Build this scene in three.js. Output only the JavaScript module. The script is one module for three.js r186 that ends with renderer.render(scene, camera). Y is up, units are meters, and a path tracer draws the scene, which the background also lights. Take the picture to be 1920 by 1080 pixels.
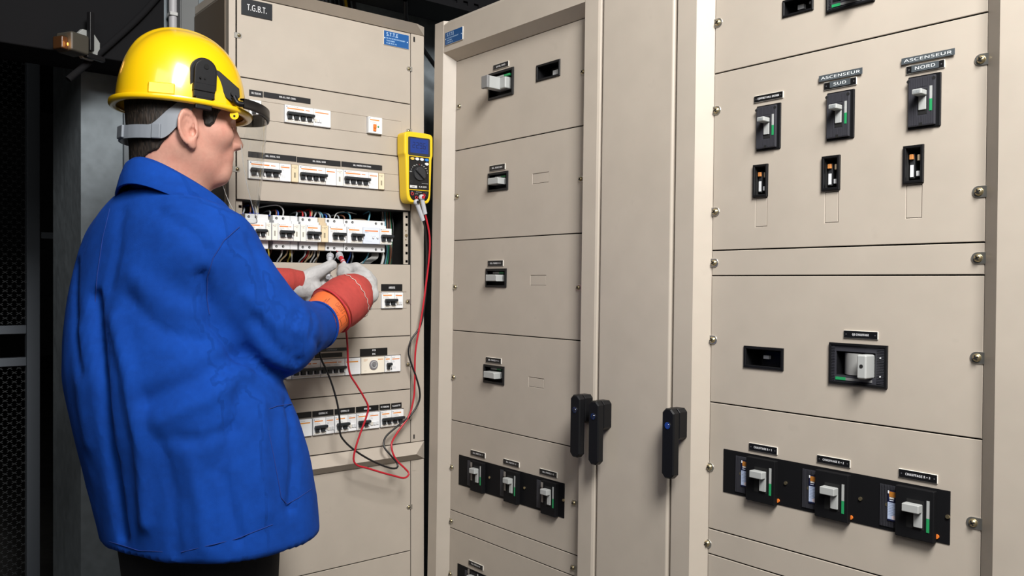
import * as THREE from 'three';
import { RoundedBoxGeometry } from 'three/addons/geometries/RoundedBoxGeometry.js';
import { mergeGeometries, toCreasedNormals } from 'three/addons/utils/BufferGeometryUtils.js';
import { RectAreaLightUniformsLib } from 'three/addons/lights/RectAreaLightUniformsLib.js';

const scene = new THREE.Scene();
const renderer = new THREE.WebGLRenderer({ antialias: true });
renderer.toneMapping = THREE.LinearToneMapping;
renderer.toneMappingExposure = 1.13;
renderer.shadowMap.enabled = true;
RectAreaLightUniformsLib.init();

// ---------- camera (eye height 1.28 m, level, focal length 1588.7 px of a 1920 px frame)
const F = 1588.7, CX = 960, HZ = 540.8, EYE = 1.28;
const camera = new THREE.PerspectiveCamera(2 * Math.atan(540 / F) * 180 / Math.PI, 16 / 9, 0.05, 60);
camera.position.set(0, EYE, 0);
camera.lookAt(0, EYE, -1);
camera.updateMatrixWorld();

// ---------- light: one tall soft box above and to the right of the camera
const KEY = { pos: new THREE.Vector3(0.55, 2.9, 0.10), aim: new THREE.Vector3(0.5, 1.2, -1.5), w: 0.7, h: 1.0, power: 36 };
const ADDED_FILL = { pos: new THREE.Vector3(-0.5, 2.75, 1.05), aim: new THREE.Vector3(0.3, 1.1, -1.8), w: 1.2, h: 1.2, power: 3.0 };  // added fill soft box, evens out brightness across the cabinets
const SKY = new THREE.Color(0.0, 0.0, 0.0);
scene.background = SKY;

// ---------- frames of the two cabinet banks: u along the front, v up (0 = eye height), n out of the front
const V3 = (x, y, z) => new THREE.Vector3(x, y, z);
function frame(O, U, V) {
  const N = U.clone().cross(V).normalize();
  const f = { O, U, V, N };
  f.p = (u, v, n) => O.clone().addScaledVector(U, u).addScaledVector(V, v).addScaledVector(N, n);
  f.quat = new THREE.Quaternion().setFromRotationMatrix(new THREE.Matrix4().makeBasis(U, V, N));
  // a pixel gives a direction; the plane at height n above the front gives the distance
  f.at = (px, py, n = 0) => {
    const d = V3((px - CX) / F, -(py - HZ) / F, -1), c = V3(0, EYE, 0);
    const P0 = f.p(0, 0, n);
    const t = P0.clone().sub(c).dot(N) / d.dot(N);
    const q = c.addScaledVector(d, t).sub(P0);
    return [q.dot(U), q.dot(V)];
  };
  f.rect = (x0, y0, x1, y1, n = 0) => { const a = f.at(x0, y0, n), b = f.at(x1, y1, n); return { u0: a[0], u1: b[0], v0: b[1], v1: a[1], uc: (a[0] + b[0]) / 2, vc: (a[1] + b[1]) / 2, w: b[0] - a[0], h: a[1] - b[1] }; };
  return f;
}
const FA = frame(V3(-0.2849, EYE, -2.382), V3(0.7727, 0, -0.6348).normalize(), V3(0, 1, 0));
const TH = 0.014;
const FB = frame(V3(-0.1637, EYE + 0.016, -2.364), V3(0.6334 * Math.cos(TH), -0.6334 * Math.sin(TH), 0.7738).normalize(), V3(Math.sin(TH), Math.cos(TH), 0).normalize());
const px3 = (px, py, Z) => V3((px - CX) / F * Z, EYE - (py - HZ) / F * Z, -Z);

// ---------- seeded noise
function rng(seed) { let s = seed >>> 0; return () => { s = (s + 0x6D2B79F5) >>> 0; let t = s; t = Math.imul(t ^ (t >>> 15), t | 1); t ^= t + Math.imul(t ^ (t >>> 7), t | 61); return ((t ^ (t >>> 14)) >>> 0) / 4294967296; }; }
const hash3 = (x, y, z) => { let h = Math.imul(x | 0, 374761393) ^ Math.imul(y | 0, 668265263) ^ Math.imul(z | 0, 2147483647 - 1274126177); h = Math.imul(h ^ (h >>> 13), 1274126177); return ((h ^ (h >>> 16)) >>> 0) / 4294967296; };
const sst = (t) => t * t * (3 - 2 * t);
function vnoise(x, y, z) {
  const xi = Math.floor(x), yi = Math.floor(y), zi = Math.floor(z), a = sst(x - xi), b = sst(y - yi), c = sst(z - zi);
  const L = (p, q, t) => p + (q - p) * t, h = (i, j, k) => hash3(xi + i, yi + j, zi + k);
  return L(L(L(h(0, 0, 0), h(1, 0, 0), a), L(h(0, 1, 0), h(1, 1, 0), a), b), L(L(h(0, 0, 1), h(1, 0, 1), a), L(h(0, 1, 1), h(1, 1, 1), a), b), c) * 2 - 1;
}
const fbm = (x, y, z, o = 3) => { let s = 0, a = 0.5, f = 1; for (let i = 0; i < o; i++) { s += a * vnoise(x * f, y * f, z * f); a *= 0.5; f *= 2.03; } return s; };

// ---------- textures
function noiseTex(size, fn, srgb, rep = 1) {
  const d = new Uint8Array(size * size * 4);
  for (let y = 0; y < size; y++) for (let x = 0; x < size; x++) { const c = fn(x / size, y / size, x, y), i = (y * size + x) * 4; d[i] = c[0]; d[i + 1] = c[1]; d[i + 2] = c[2]; d[i + 3] = 255; }
  const t = new THREE.DataTexture(d, size, size); t.wrapS = t.wrapT = THREE.RepeatWrapping; t.magFilter = THREE.LinearFilter; t.minFilter = THREE.LinearMipmapLinearFilter; t.generateMipmaps = true;
  if (srgb) t.colorSpace = THREE.SRGBColorSpace; t.repeat.set(rep, rep); t.needsUpdate = true; return t;
}
// tileable noise on a torus of lattice cells
function tnoise(x, y, cells, seed) {
  const X = x * cells, Y = y * cells, xi = Math.floor(X), yi = Math.floor(Y), a = sst(X - xi), b = sst(Y - yi);
  const h = (i, j) => hash3(((xi + i) % cells + cells) % cells, ((yi + j) % cells + cells) % cells, seed);
  const p = h(0, 0) + (h(1, 0) - h(0, 0)) * a, q = h(0, 1) + (h(1, 1) - h(0, 1)) * a; return p + (q - p) * b;
}
const tf = (x, y, c, s) => 0.5 * tnoise(x, y, c, s) + 0.28 * tnoise(x, y, c * 2, s + 1) + 0.15 * tnoise(x, y, c * 4, s + 2) + 0.07 * tnoise(x, y, c * 8, s + 3);
const B8 = (v) => Math.max(0, Math.min(255, Math.round(v)));
function canvasTex(w, h, draw) {
  const c = document.createElement('canvas'); c.width = w; c.height = h; const g = c.getContext('2d'); draw(g, w, h);
  const t = new THREE.CanvasTexture(c); t.colorSpace = THREE.SRGBColorSpace; t.anisotropy = 8; return t;
}

// ---------- materials
const std = (color, roughness = 0.5, metalness = 0, extra = {}) => new THREE.MeshStandardMaterial({ color, roughness, metalness, ...extra });
const lin = (r, g, b) => new THREE.Color().setRGB(r, g, b);
const smudge = noiseTex(512, (x, y) => { const m = tf(x, y, 5, 3), k = tf(x, y, 23, 9), s = 238 + 12 * (m - 0.5) + 9 * (k - 0.5) - (k > 0.78 ? 14 * (k - 0.78) / 0.2 : 0); return [B8(s), B8(s * 0.998), B8(s * 0.99)]; }, true);
const paintRough = noiseTex(256, (x, y) => { const m = tf(x, y, 7, 21); const v = 255 * (0.36 + 0.2 * m); return [B8(v), B8(v), B8(v)]; }, false);
const paintBump = noiseTex(256, (x, y) => { const v = 255 * tf(x, y, 48, 31); return [B8(v), B8(v), B8(v)]; }, false);
const M = {
  beige: std(lin(0.55, 0.485, 0.415), 1, 0, { map: smudge, roughnessMap: paintRough, bumpMap: paintBump, bumpScale: 0.00006 }),
  beigeIn: std(lin(0.16, 0.135, 0.105), 0.7),
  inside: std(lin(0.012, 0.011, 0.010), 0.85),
  black: new THREE.MeshPhysicalMaterial({ color: lin(0.007, 0.007, 0.008), roughness: 0.42, specularIntensity: 0.55 }),
  blackMatt: new THREE.MeshPhysicalMaterial({ color: lin(0.004, 0.004, 0.005), roughness: 0.7, specularIntensity: 0.4 }),
  blackRib: std(lin(0.040, 0.040, 0.048), 0.4),
  charcoal: std(lin(0.03, 0.031, 0.034), 0.42),
  toggle: std(lin(0.018, 0.022, 0.026), 0.4),
  white: std(lin(0.74, 0.75, 0.76), 0.42),
  whiteWarm: std(lin(0.72, 0.68, 0.60), 0.45),
  cream: std(lin(0.62, 0.50, 0.34), 0.5),
  bluish: std(lin(0.56, 0.60, 0.70), 0.45),
  grey: std(lin(0.40, 0.41, 0.40), 0.45),
  greyDark: std(lin(0.20, 0.20, 0.20), 0.5),
  plateEdge: std(lin(0.75, 0.72, 0.66), 0.5),
  green: std(lin(0.02, 0.30, 0.10), 0.45),
  orange: std(lin(0.80, 0.20, 0.03), 0.4),
  red: std(lin(0.55, 0.02, 0.03), 0.42),
  brass: std(lin(0.48, 0.40, 0.24), 0.35, 0.9),
  zinc: std(lin(0.55, 0.54, 0.50), 0.35, 0.9),
  chrome: std(lin(0.7, 0.7, 0.72), 0.18, 1),
  deadBlack: new THREE.MeshPhysicalMaterial({ color: lin(0.010, 0.010, 0.011), roughness: 1, specularIntensity: 0.15 }),  // even near-black with hardly any gloss
  sideShadeBrown: std(lin(0.105, 0.078, 0.052), 0.6),  // brown stands in for the shade on the left cabinet's side
  hole: std(lin(0.004, 0.004, 0.004), 0.9),
  wall: std(lin(0.24, 0.285, 0.32), 0.85),
};
// ---------- geometry helpers
function boxUV(g, s = 1) {
  if (g.index) g = g.toNonIndexed();
  const p = g.attributes.position, n = g.attributes.normal, uv = new Float32Array(p.count * 2);
  for (let i = 0; i < p.count; i++) {
    const ax = Math.abs(n.getX(i)), ay = Math.abs(n.getY(i)), az = Math.abs(n.getZ(i)); let a, b;
    if (az >= ax && az >= ay) { a = p.getX(i); b = p.getY(i); } else if (ax >= ay) { a = p.getZ(i); b = p.getY(i); } else { a = p.getX(i); b = p.getZ(i); }
    uv[2 * i] = a * s; uv[2 * i + 1] = b * s;
  }
  g.setAttribute('uv', new THREE.BufferAttribute(uv, 2)); return g;
}
const T = (g, x, y, z) => { g.translate(x, y, z); return g; };
const rbox = (w, h, d, r = 0.001, seg = 1) => new RoundedBoxGeometry(w, h, d, seg, Math.min(r, w / 2.01, h / 2.01, d / 2.01));
const box = (w, h, d) => new THREE.BoxGeometry(w, h, d);
// box given by its faces
const bx = (x0, x1, y0, y1, z0, z1, r = 0) => T(r ? rbox(x1 - x0, y1 - y0, z1 - z0, r) : box(x1 - x0, y1 - y0, z1 - z0), (x0 + x1) / 2, (y0 + y1) / 2, (z0 + z1) / 2);
const cyl = (r, h, seg = 20, r2 = r) => new THREE.CylinderGeometry(r2, r, h, seg);
const cylZ = (r, z0, z1, x, y, seg = 20, r2 = r) => { const g = cyl(r, z1 - z0, seg, r2); g.rotateX(Math.PI / 2); return T(g, x, y, (z0 + z1) / 2); };
function clean(g) { g = g.index ? g.toNonIndexed() : g; for (const k of Object.keys(g.attributes)) if (!['position', 'normal', 'uv'].includes(k)) g.deleteAttribute(k); if (!g.attributes.uv) g.setAttribute('uv', new THREE.BufferAttribute(new Float32Array(g.attributes.position.count * 2), 2)); g.morphAttributes = {}; return g; }
const merge = (list) => { const g = mergeGeometries(list.map(clean), false); g.clearGroups(); return g; };
function extrude(pts, depth, bevel = 0, holes = []) {
  const s = new THREE.Shape(pts.map(([x, y]) => new THREE.Vector2(x, y)));
  for (const h of holes) s.holes.push(new THREE.Path(h.map(([x, y]) => new THREE.Vector2(x, y))));
  return new THREE.ExtrudeGeometry(s, { depth, bevelEnabled: bevel > 0, bevelSize: bevel, bevelThickness: bevel, bevelOffset: -bevel, bevelSegments: 1, curveSegments: 10 });
}
const R4 = (u0, u1, v0, v1) => [[u0, v0], [u1, v0], [u1, v1], [u0, v1]];
function tube(points, r, seg = 40, rad = 7, closed = false) { return new THREE.TubeGeometry(new THREE.CatmullRomCurve3(points, closed, 'centripetal'), seg, r, rad, closed); }
// ---------- object helpers
const taken = {};
function numbered(name) { const k = taken[name] = (taken[name] ?? -1) + 1; return k ? name + '_' + String(k).padStart(3, '0') : name; }
function mark(o, label, category, group, kind) { o.userData.label = label; if (category) o.userData.category = category; if (group) o.userData.group = group; if (kind) o.userData.kind = kind; return o; }
function obj(name, geo, mat, parent, pos) {
  if (Array.isArray(geo)) geo = merge(geo);
  const m = new THREE.Mesh(geo, mat); m.name = parent === scene ? numbered(name) : name; m.castShadow = m.receiveShadow = true; parent.add(m); if (pos) m.position.set(...pos); return m;
}
// a thing on a cabinet front: its group stands at (u, v, n) of the frame, parts use the same axes from there
function thing(name, label, category, f, [u, v, n] = [0, 0, 0], group) {
  const g = new THREE.Group(); g.name = numbered(name); scene.add(g); mark(g, label, category, group);
  if (f) { g.position.copy(f.p(u, v, n)); g.quaternion.copy(f.quat); } else g.position.set(u, v, n);
  return g;
}
function struct(name, geo, mat) { const m = obj(name, geo, mat, scene); m.userData.kind = 'structure'; return m; }

// =====================================================================  THE ROOM (aligned with the left-hand cabinet front: u across, n towards the camera)
{
  const room = (name, u0, u1, y0, y1, n0, n1, mat) => { const m = struct(name, boxUV(box(u1 - u0, y1 - y0, n1 - n0)), mat); m.position.copy(FA.p((u0 + u1) / 2, (y0 + y1) / 2 - EYE, (n0 + n1) / 2)); m.quaternion.copy(FA.quat); return m; };
  const speck = noiseTex(256, (x, y) => { const a = tf(x, y, 6, 51), b = tf(x, y, 40, 57); const s = 205 + 50 * (a - 0.5) + 40 * (b - 0.5); return [B8(s), B8(s), B8(s)]; }, true);
  const concBump = noiseTex(256, (x, y) => { const v = 255 * tf(x, y, 30, 71); return [B8(v), B8(v), B8(v)]; }, false);
  const conc = std(lin(0.30, 0.345, 0.375), 0.9, 0, { map: speck, bumpMap: concBump, bumpScale: 0.0015 });
  const render_ = std(lin(0.22, 0.225, 0.23), 0.95, 0, { map: speck, bumpMap: concBump, bumpScale: 0.001 });
  const floorM = std(lin(0.16, 0.155, 0.15), 0.7, 0, { map: speck });
  room('floor', -16.2, 4.2, -0.2, 0, -16.2, 9.2, floorM);
  room('ceiling', -16.2, 4.2, 4.6, 4.8, -16.2, 9.2, render_);
  room('wall_back', -0.78, 4.0, 0, 4.6, -0.62, -0.30, conc);
  room('wall_right', 4.0, 4.2, 0, 4.6, -16.0, 9.0, render_);
  room('wall_left', -16.2, -16.0, 0, 4.6, -16.0, 9.0, render_);
  room('wall_front', -16.0, 4.0, 0, 4.6, 9.0, 9.2, render_);
  room('wall_far', -16.0, 4.0, 0, 4.6, -16.2, -16.0, render_);
  const steel = std(lin(0.11, 0.125, 0.14), 0.5, 0.3);
  const t1 = room('trim_1', -0.682, -0.640, 0, 4.6, -0.30, -0.285, steel); mark(t1, 'grey steel edge strip on the concrete wall end', 'trim', null, 'structure');

  // ---------- wire mesh partition in the dark beyond the wall
  const fm = std(lin(0.20, 0.225, 0.26), 0.55, 0.2), fy = (v) => v;
  const fence = thing('mesh_partition', 'dark steel mesh partition panel in the unlit space beyond the wall end', 'partition', FA, [-0.66, -EYE, -1.6]);
  obj('post', T(rbox(0.045, 2.25, 0.04, 0.003), 0, 1.125, 0), fm, fence);
  obj('post', T(rbox(0.045, 2.25, 0.04, 0.003), -1.2, 1.125, 0), fm, fence);
  for (const y of [0.06, 1.005, 1.125, 2.22]) obj('rail', T(rbox(1.155, 0.032, 0.03, 0.002), -0.6, y, 0), fm, fence);
  obj('wall_bracket', [T(rbox(0.15, 0.025, 0.012, 0.002), 0.095, 1.48, 0.0), T(rbox(0.012, 0.05, 0.035, 0.002), 0.165, 1.475, 0.01)], fm, fence);
  const bars = [], cw = 0.030, ch = 0.017, L = Math.hypot(cw / 2, ch / 2), an = Math.atan2(ch, cw);
  for (let i = 0; i < 14; i++) for (let j = 0; j < 128; j++) for (const s of [-1, 1]) { const y = 0.08 + j * ch, x = -0.03 - i * cw; if ((y > 0.99 && y < 1.14) || y > 2.2) continue; const g = new THREE.PlaneGeometry(L * 2 * 0.55, 0.0022); g.rotateZ(s * an); const odd = j % 2 ? cw / 2 : 0; bars.push(T(g, x - odd + s * 0.0, y, 0)); }
  const wm = obj('wire_mesh', bars, std(lin(0.085, 0.09, 0.095), 0.55, 0.3, { side: THREE.DoubleSide }), fence); wm.userData.kind = 'stuff';

  // ---------- black overhead duct, conduit, emergency light
  const duct = thing('overhead_duct', 'black sheet metal duct hung high against the concrete wall end', 'duct', FA, [-0.98, 1.82 - EYE, -0.21]);
  obj('casing', T(rbox(0.70, 1.6, 0.16, 0.004), 0, 0.8, 0), M.deadBlack, duct);
  obj('flange', T(rbox(0.72, 0.03, 0.17, 0.003), 0, 1.4, 0), M.deadBlack, duct);
  const onDuct = (x, y, n) => { const [u, v] = FA.at(x, y, n); return FA.p(u, v, n); }, p = onDuct(150, 82, -0.098);
  const el = thing('emergency_light', 'pale bulkhead emergency light with small amber lamp on the black duct', 'light', null, [p.x, p.y, p.z]);
  el.quaternion.copy(FA.quat); el.rotateY(0.5);
  const oct = []; for (let k = 0; k < 8; k++) { const a = Math.PI / 8 + k * Math.PI / 4; oct.push([0.036 * Math.cos(a), 0.036 * Math.sin(a)]); }
  obj('end_plate', T(extrude(oct, 0.008, 0.001), 0.018, 0, -0.004), std(lin(0.30, 0.31, 0.30), 0.6), el);
  obj('body', T(rbox(0.05, 0.045, 0.05, 0.006), -0.016, -0.006, -0.004), std(lin(0.05, 0.045, 0.035), 0.5), el);
  obj('bracket', [T(rbox(0.012, 0.09, 0.012, 0.002), 0.018, 0.03, 0.012), T(rbox(0.05, 0.012, 0.012, 0.002), 0.03, -0.026, 0.012)], M.black, el);
  obj('amber_lamp', T(new THREE.SphereGeometry(0.0045, 16, 12), -0.041, -0.014, 0.008), new THREE.MeshStandardMaterial({ color: lin(0.3, 0.1, 0.02), emissive: lin(1, 0.36, 0.06), emissiveIntensity: 2.2 }), el);
  const pl = new THREE.PointLight(lin(1, 0.45, 0.12), 0.006, 1.5, 2); pl.castShadow = true; pl.position.set(-0.05, -0.014, 0.012); el.add(pl);
  obj('lens', T(rbox(0.018, 0.03, 0.03, 0.004), -0.048, -0.012, -0.004), std(lin(0.05, 0.022, 0.008), 0.25), el);
  const conduit = obj('conduit', tube([onDuct(128, 150, -0.122), onDuct(185, 102, -0.122), onDuct(262, 32, -0.122), onDuct(300, -10, -0.122)], 0.008, 24, 8), M.deadBlack, scene); mark(conduit, 'black conduit running diagonally below the black duct', 'conduit');

  // ---------- grey pipe with clip, grey cable post beside the cabinet
  const pp = FA.at(324, 20, -0.27), pipe = thing('pipe', 'pale grey plastic pipe rising beside the cabinet side', 'pipe', FA, [pp[0], -EYE, -0.27]);
  obj('tube', T(cyl(0.0105, 4.5, 18), 0, 2.25, 0), std(lin(0.42, 0.41, 0.42), 0.5), pipe);
  const cy = EYE + pp[1] - 0.012; obj('clip', [T(rbox(0.03, 0.009, 0.026, 0.001), 0.004, cy, 0), T(rbox(0.026, 0.013, 0.004, 0.001), 0.022, cy, 0.006)], std(lin(0.5, 0.5, 0.48), 0.5), pipe);
  const tr = thing('trunking', 'dark grey vertical cable trunking between pipe and cabinet', 'trunking', FA, [FA.at(353, 20, -0.25)[0], -EYE, -0.268]);
  obj('channel', T(rbox(0.05, 4.5, 0.056, 0.003), 0, 2.25, 0), std(lin(0.10, 0.105, 0.105), 0.6), tr);
  obj('lid', T(rbox(0.044, 4.49, 0.004, 0.001), 0, 2.25, 0.029), std(lin(0.11, 0.115, 0.115), 0.55), tr);

  // ---------- cables and tray above the left cabinet
  const cabY = 2.02; const cableM = [M.black, M.charcoal, M.black]; const R = rng(7);
  for (let i = 0; i < 14; i++) { const u = -0.24 + i * 0.0145; const c = obj('riser_cable', tube([FA.p(u, cabY - EYE - 0.01, -0.13 - 0.03 * R()), FA.p(u, cabY - EYE + 0.07, -0.222 - 0.01 * R()), FA.p(u - 0.002 + 0.004 * R(), cabY - EYE + 0.55, -0.225 - 0.01 * R()), FA.p(u, 4.5 - EYE, -0.23)], 0.0045 + 0.0015 * R(), 24, 6), i === 11 ? std(lin(0.75, 0.48, 0.03), 0.45) : cableM[i % 3], scene); mark(c, i === 11 ? 'yellow cable rising from the cabinet top among black cables' : 'black cable rising from the top of the switchboard cabinet', 'cable', i === 11 ? null : 'black cables above the cabinet'); }
  for (const [k, v] of [[0, 0.835], [1, 1.06]]) {  // upper tray added and rails heightened to hide the lit wall behind
    const tray = thing('cable_tray', k ? 'added upper black perforated cable tray hiding the lit wall' : 'lower black perforated cable tray above the corner cabinet', 'cable tray', FA, [0.4, v, -0.1]);
    const holes = []; for (let i = 0; i < 30; i++) for (const r of [0, 1, 2]) holes.push(R4(-0.55 + i * 0.04, -0.532 + i * 0.04, 0.016 + r * 0.05, 0.028 + r * 0.05));
    obj('side_rail', T(extrude(R4(-0.56, 0.65, 0, 0.16), 0.003, 0, holes.filter((h) => h[1][0] < 0.64)), 0, 0, 0.06), M.blackMatt, tray);
    obj('side_rail', T(extrude(R4(-0.56, 0.65, 0, 0.16), 0.003, 0), 0, 0, -0.08), M.blackMatt, tray);
    obj('tray_bed', T(box(1.21, 0.004, 0.14), 0.045, 0.002, -0.009), M.blackMatt, tray);
    obj('tray_cables', [0, 1, 2, 3, 4].map((q) => T(cyl(0.016, 1.2, 10).rotateZ(Math.PI / 2), 0.045, 0.022 + 0.02 * (q % 2), -0.06 + q * 0.025)), M.black, tray).userData.kind = 'stuff';
  }
  const dc = obj('drop_cable', tube([FA.p(0.02, 0.83, -0.06), FA.p(0.08, 0.79, -0.14), FA.p(0.16, 0.74, -0.18), FA.p(0.25, 0.69, -0.22)], 0.007, 20, 8), M.black, scene); mark(dc, 'thick black cable dropping from the tray into the corner', 'cable');

  // ---------- soft boxes out of the frame: the photographer's main lamp and an added fill
  function softbox(K, label) {
    const g = thing('softbox_lamp', label, 'lamp', null, [K.pos.x, 0, K.pos.z]);
    const head = new THREE.Matrix4().lookAt(K.pos, K.aim, V3(0, 1, 0)), q = new THREE.Quaternion().setFromRotationMatrix(head); // -z looks at the aim
    const put = (m) => { m.position.set(0, K.pos.y, 0); m.quaternion.copy(q); return m; };
    const sh = new THREE.CylinderGeometry(0.5 * Math.SQRT2, 0.09, 0.42, 4, 1, true); sh.rotateY(Math.PI / 4); sh.rotateX(-Math.PI / 2); sh.scale(K.w + 0.03, K.h + 0.03, 1); T(sh, 0, 0, 0.205);
    put(obj('hood', sh, std(lin(0.01, 0.01, 0.01), 0.8, 0, { side: THREE.DoubleSide }), g));
    const df = new THREE.PlaneGeometry(K.w, K.h); df.rotateY(Math.PI);
    put(obj('diffuser', df, new THREE.MeshStandardMaterial({ color: lin(0.8, 0.8, 0.8), emissive: lin(1, 0.98, 0.95), emissiveIntensity: K.power * 0.3 }), g));
    put(obj('flash_head', T(cyl(0.06, 0.25, 20).rotateX(Math.PI / 2), 0, 0, 0.54), M.black, g));
    const back = V3(0, 0, 0.5).applyQuaternion(q);
    obj('stand', T(cyl(0.014, K.pos.y + back.y, 12), back.x, (K.pos.y + back.y) / 2, back.z), M.black, g);
    for (let k = 0; k < 3; k++) { const a = k * 2.094 + 0.4; obj('leg', tube([V3(back.x, 0.45, back.z), V3(back.x + 0.45 * Math.cos(a), 0.012, back.z + 0.45 * Math.sin(a))], 0.01, 2, 8), M.black, g); }
    const l = new THREE.RectAreaLight(lin(1, 0.985, 0.96), K.power, K.w, K.h); l.castShadow = true; const dir = K.aim.clone().sub(K.pos).normalize();
    l.position.copy(K.pos).addScaledVector(dir, 0.012); l.lookAt(K.aim); scene.add(l);
  }
  softbox(KEY, 'tall soft box lamp on a stand beside the camera');
  if (ADDED_FILL.power > 0) softbox(ADDED_FILL, 'added unseen square fill soft box on a stand behind the worker');
}

// =====================================================================  SWITCHBOARD CABINETS
const up = (v) => v + EYE;
// ---- part helpers: geometry is written in (u, v, n) of the frame and shifted to the thing's base
function cabinet(name, label, f, u0) { const g = thing(name, label, 'cabinet', f, [u0, -EYE, 0]); g.__u0 = u0; return g; }
const U0 = new WeakMap();
function part(th, name, geo, mat, parent) { if (Array.isArray(geo)) geo = merge(geo); geo.translate(-(U0.get(th) || 0), EYE, 0); return obj(name, geo, mat, parent || th); }
function newCabinet(label, f, u0) { const g = thing('switchboard_cabinet', label, 'cabinet', f, [u0, -EYE, 0]); U0.set(g, u0); return g; }
const G = 0.0012; // half a seam
function panel(th, u0, u1, v0, v1, holes = []) {
  const g = extrude(R4(u0 + G, u1 - G, v0 + G, v1 - G), 0.0015, 0.0007, holes.map((h) => R4(h.u0, h.u1, h.v0, h.v1)));
  return part(th, 'front_panel', T(g, 0, 0, -0.0022), M.beige);
}
// screws: oblong tab, domed head with a cross slot
const screwTab = (() => { const s = []; for (let k = 0; k <= 8; k++) { const a = Math.PI / 2 + k * Math.PI / 8; s.push([0.0062 * Math.cos(a) - 0.001, 0.0062 * Math.sin(a)]); } s.push([0.011, -0.0062], [0.011, 0.0062]); return boxUV(extrude(s, 0.0009, 0.0003)); })();
const screwHead = (() => { const pts = [[0, 0.0048], [0.0018, 0.0046], [0.0034, 0.0036], [0.0044, 0.002], [0.0046, 0]].map(([r, z]) => new THREE.Vector2(r, z)); const g = new THREE.LatheGeometry(pts.reverse(), 18); g.rotateX(Math.PI / 2); return clean(g); })();
const screwSlot = merge([T(box(0.0058, 0.0011, 0.001), 0, 0, 0.0046), T(box(0.0011, 0.0058, 0.001), 0, 0, 0.0046)]); screwSlot.rotateZ(0.5);
function screw(th, f, pan, px, py, side = 1, s = 1) {
  const [u, v] = f.at(px, py, 0.003); const pos = [u - U0.get(th), up(v), 0];
  const m = obj('panel_screw', screwHead, M.brass, pan, pos); m.scale.setScalar(s);
  const k = obj('screw_slot', screwSlot, M.hole, pan, pos); k.scale.setScalar(s);
  const t = obj('screw_tab', screwTab, M.zinc, pan, pos); t.scale.set(s * side, s, s); if (side < 0) { t.scale.set(s, s, s); t.rotation.z = Math.PI; }
}
// engraved name plates: cream core, dark face with lettering
const PL = {};
function letterTex(lines, w, h, o) {
  const H = 64 * Math.max(1, lines.length) + 24, W = Math.min(1024, Math.max(64, Math.round(H * w / h)));
  return canvasTex(W, H, (g) => {
    g.fillStyle = o.bg || '#0b0b0d'; g.fillRect(0, 0, W, H);
    if (o.draw) { o.draw(g, W, H); return; }
    g.fillStyle = o.fg || '#e8e8ea'; g.textAlign = 'center'; g.textBaseline = 'middle';
    lines.forEach((s, i) => { let fs = o.size ? o.size * H : 46; g.font = (o.weight || 'bold') + ' ' + fs + 'px sans-serif'; const mw = W * (o.fit || 0.66), tw = g.measureText(s).width; const kx = Math.min(1, mw / tw); g.save(); g.translate(W * (o.cx || 0.5), H * (i + 0.5) / lines.length); g.scale(o.stretch ? mw / tw : kx, 1); g.fillText(s, 0, 0); g.restore(); });
    if (o.rivets) { g.fillStyle = '#56565a'; for (const x of [0.07, 0.93]) { g.beginPath(); g.arc(W * x, H / 2, H * 0.09, 0, 7); g.fill(); } }
  });
}
function plate(th, name, r, lines, o = {}) {
  const t = o.t || 0.0022, n0 = o.n || 0;
  const b = part(th, name, bx(r.u0, r.u1, r.v0, r.v1, n0, n0 + t, 0.0004), o.edge || M.plateEdge);
  if (o.label) b.userData.label = o.label;
  const e = o.inset ?? 0.0006, w = r.w - 2 * e, h = r.h - 2 * e, pg = new THREE.PlaneGeometry(w, h);
  const m = std(0xffffff, o.rough || 0.45); m.map = letterTex(lines, w, h, o);
  part(th, 'lettering', T(pg, r.uc, r.vc, n0 + t + 0.0002), m, b);
  return b;
}
// prism along u from a profile of [n, v] points
function prismU(u0, u1, prof, hip0 = 0, hip1 = 0) { // the end faces are pulled in by hip * n
  const pos = [], q = prof.length; const A = prof.map(([n, v]) => [u0 + hip0 * Math.max(0, n), v, n]), B = prof.map(([n, v]) => [u1 - hip1 * Math.max(0, n), v, n]);
  const tri = (a, b, c) => pos.push(...a, ...b, ...c);
  for (let i = 0; i < q; i++) { const j = (i + 1) % q; tri(A[i], B[j], B[i]); tri(A[i], A[j], B[j]); }
  for (let i = 1; i < q - 1; i++) { tri(A[0], A[i + 1], A[i]); tri(B[0], B[i], B[i + 1]); }
  const g = new THREE.BufferGeometry(); g.setAttribute('position', new THREE.Float32BufferAttribute(pos, 3)); g.computeVertexNormals(); return boxUV(g);
}
// prism along v from a profile of [u, n] points (counter-clockwise seen from above towards the front)
function prismV(v0, v1, prof, bevel = 0) { const s = new THREE.Shape(prof.map(([u, n]) => new THREE.Vector2(u, -n))); const g = new THREE.ExtrudeGeometry(s, { depth: v1 - v0 - 2 * bevel, bevelEnabled: bevel > 0, bevelSize: bevel, bevelThickness: bevel, bevelOffset: -bevel, bevelSegments: 2 }); g.rotateX(-Math.PI / 2); g.translate(0, v0 + bevel, 0); return boxUV(g); }
function shell(th, u0, u1, v0, v1, n0, n1, t = 0.002, top = true) { // open-fronted sheet metal box
  return part(th, 'body', [bx(u0, u0 + t, v0, v1, n0, n1), bx(u1 - t, u1, v0, v1, n0, n1), bx(u0, u1, v0, v1, n0, n0 + t), ...(top ? [bx(u0, u1, v1 - t, v1, n0, n1)] : []), bx(u0, u1, v0, v0 + t, n0, n1)].map((g) => boxUV(g)), M.beige);
}
function knockout(th, r) { const e = 0.0009; part(th, 'knockout', boxUV(bx(r.u0 + e, r.u1 - e, r.v0 + e, r.v1 - e, -0.0022, -0.0002, 0.0004)), M.beige); }

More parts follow.
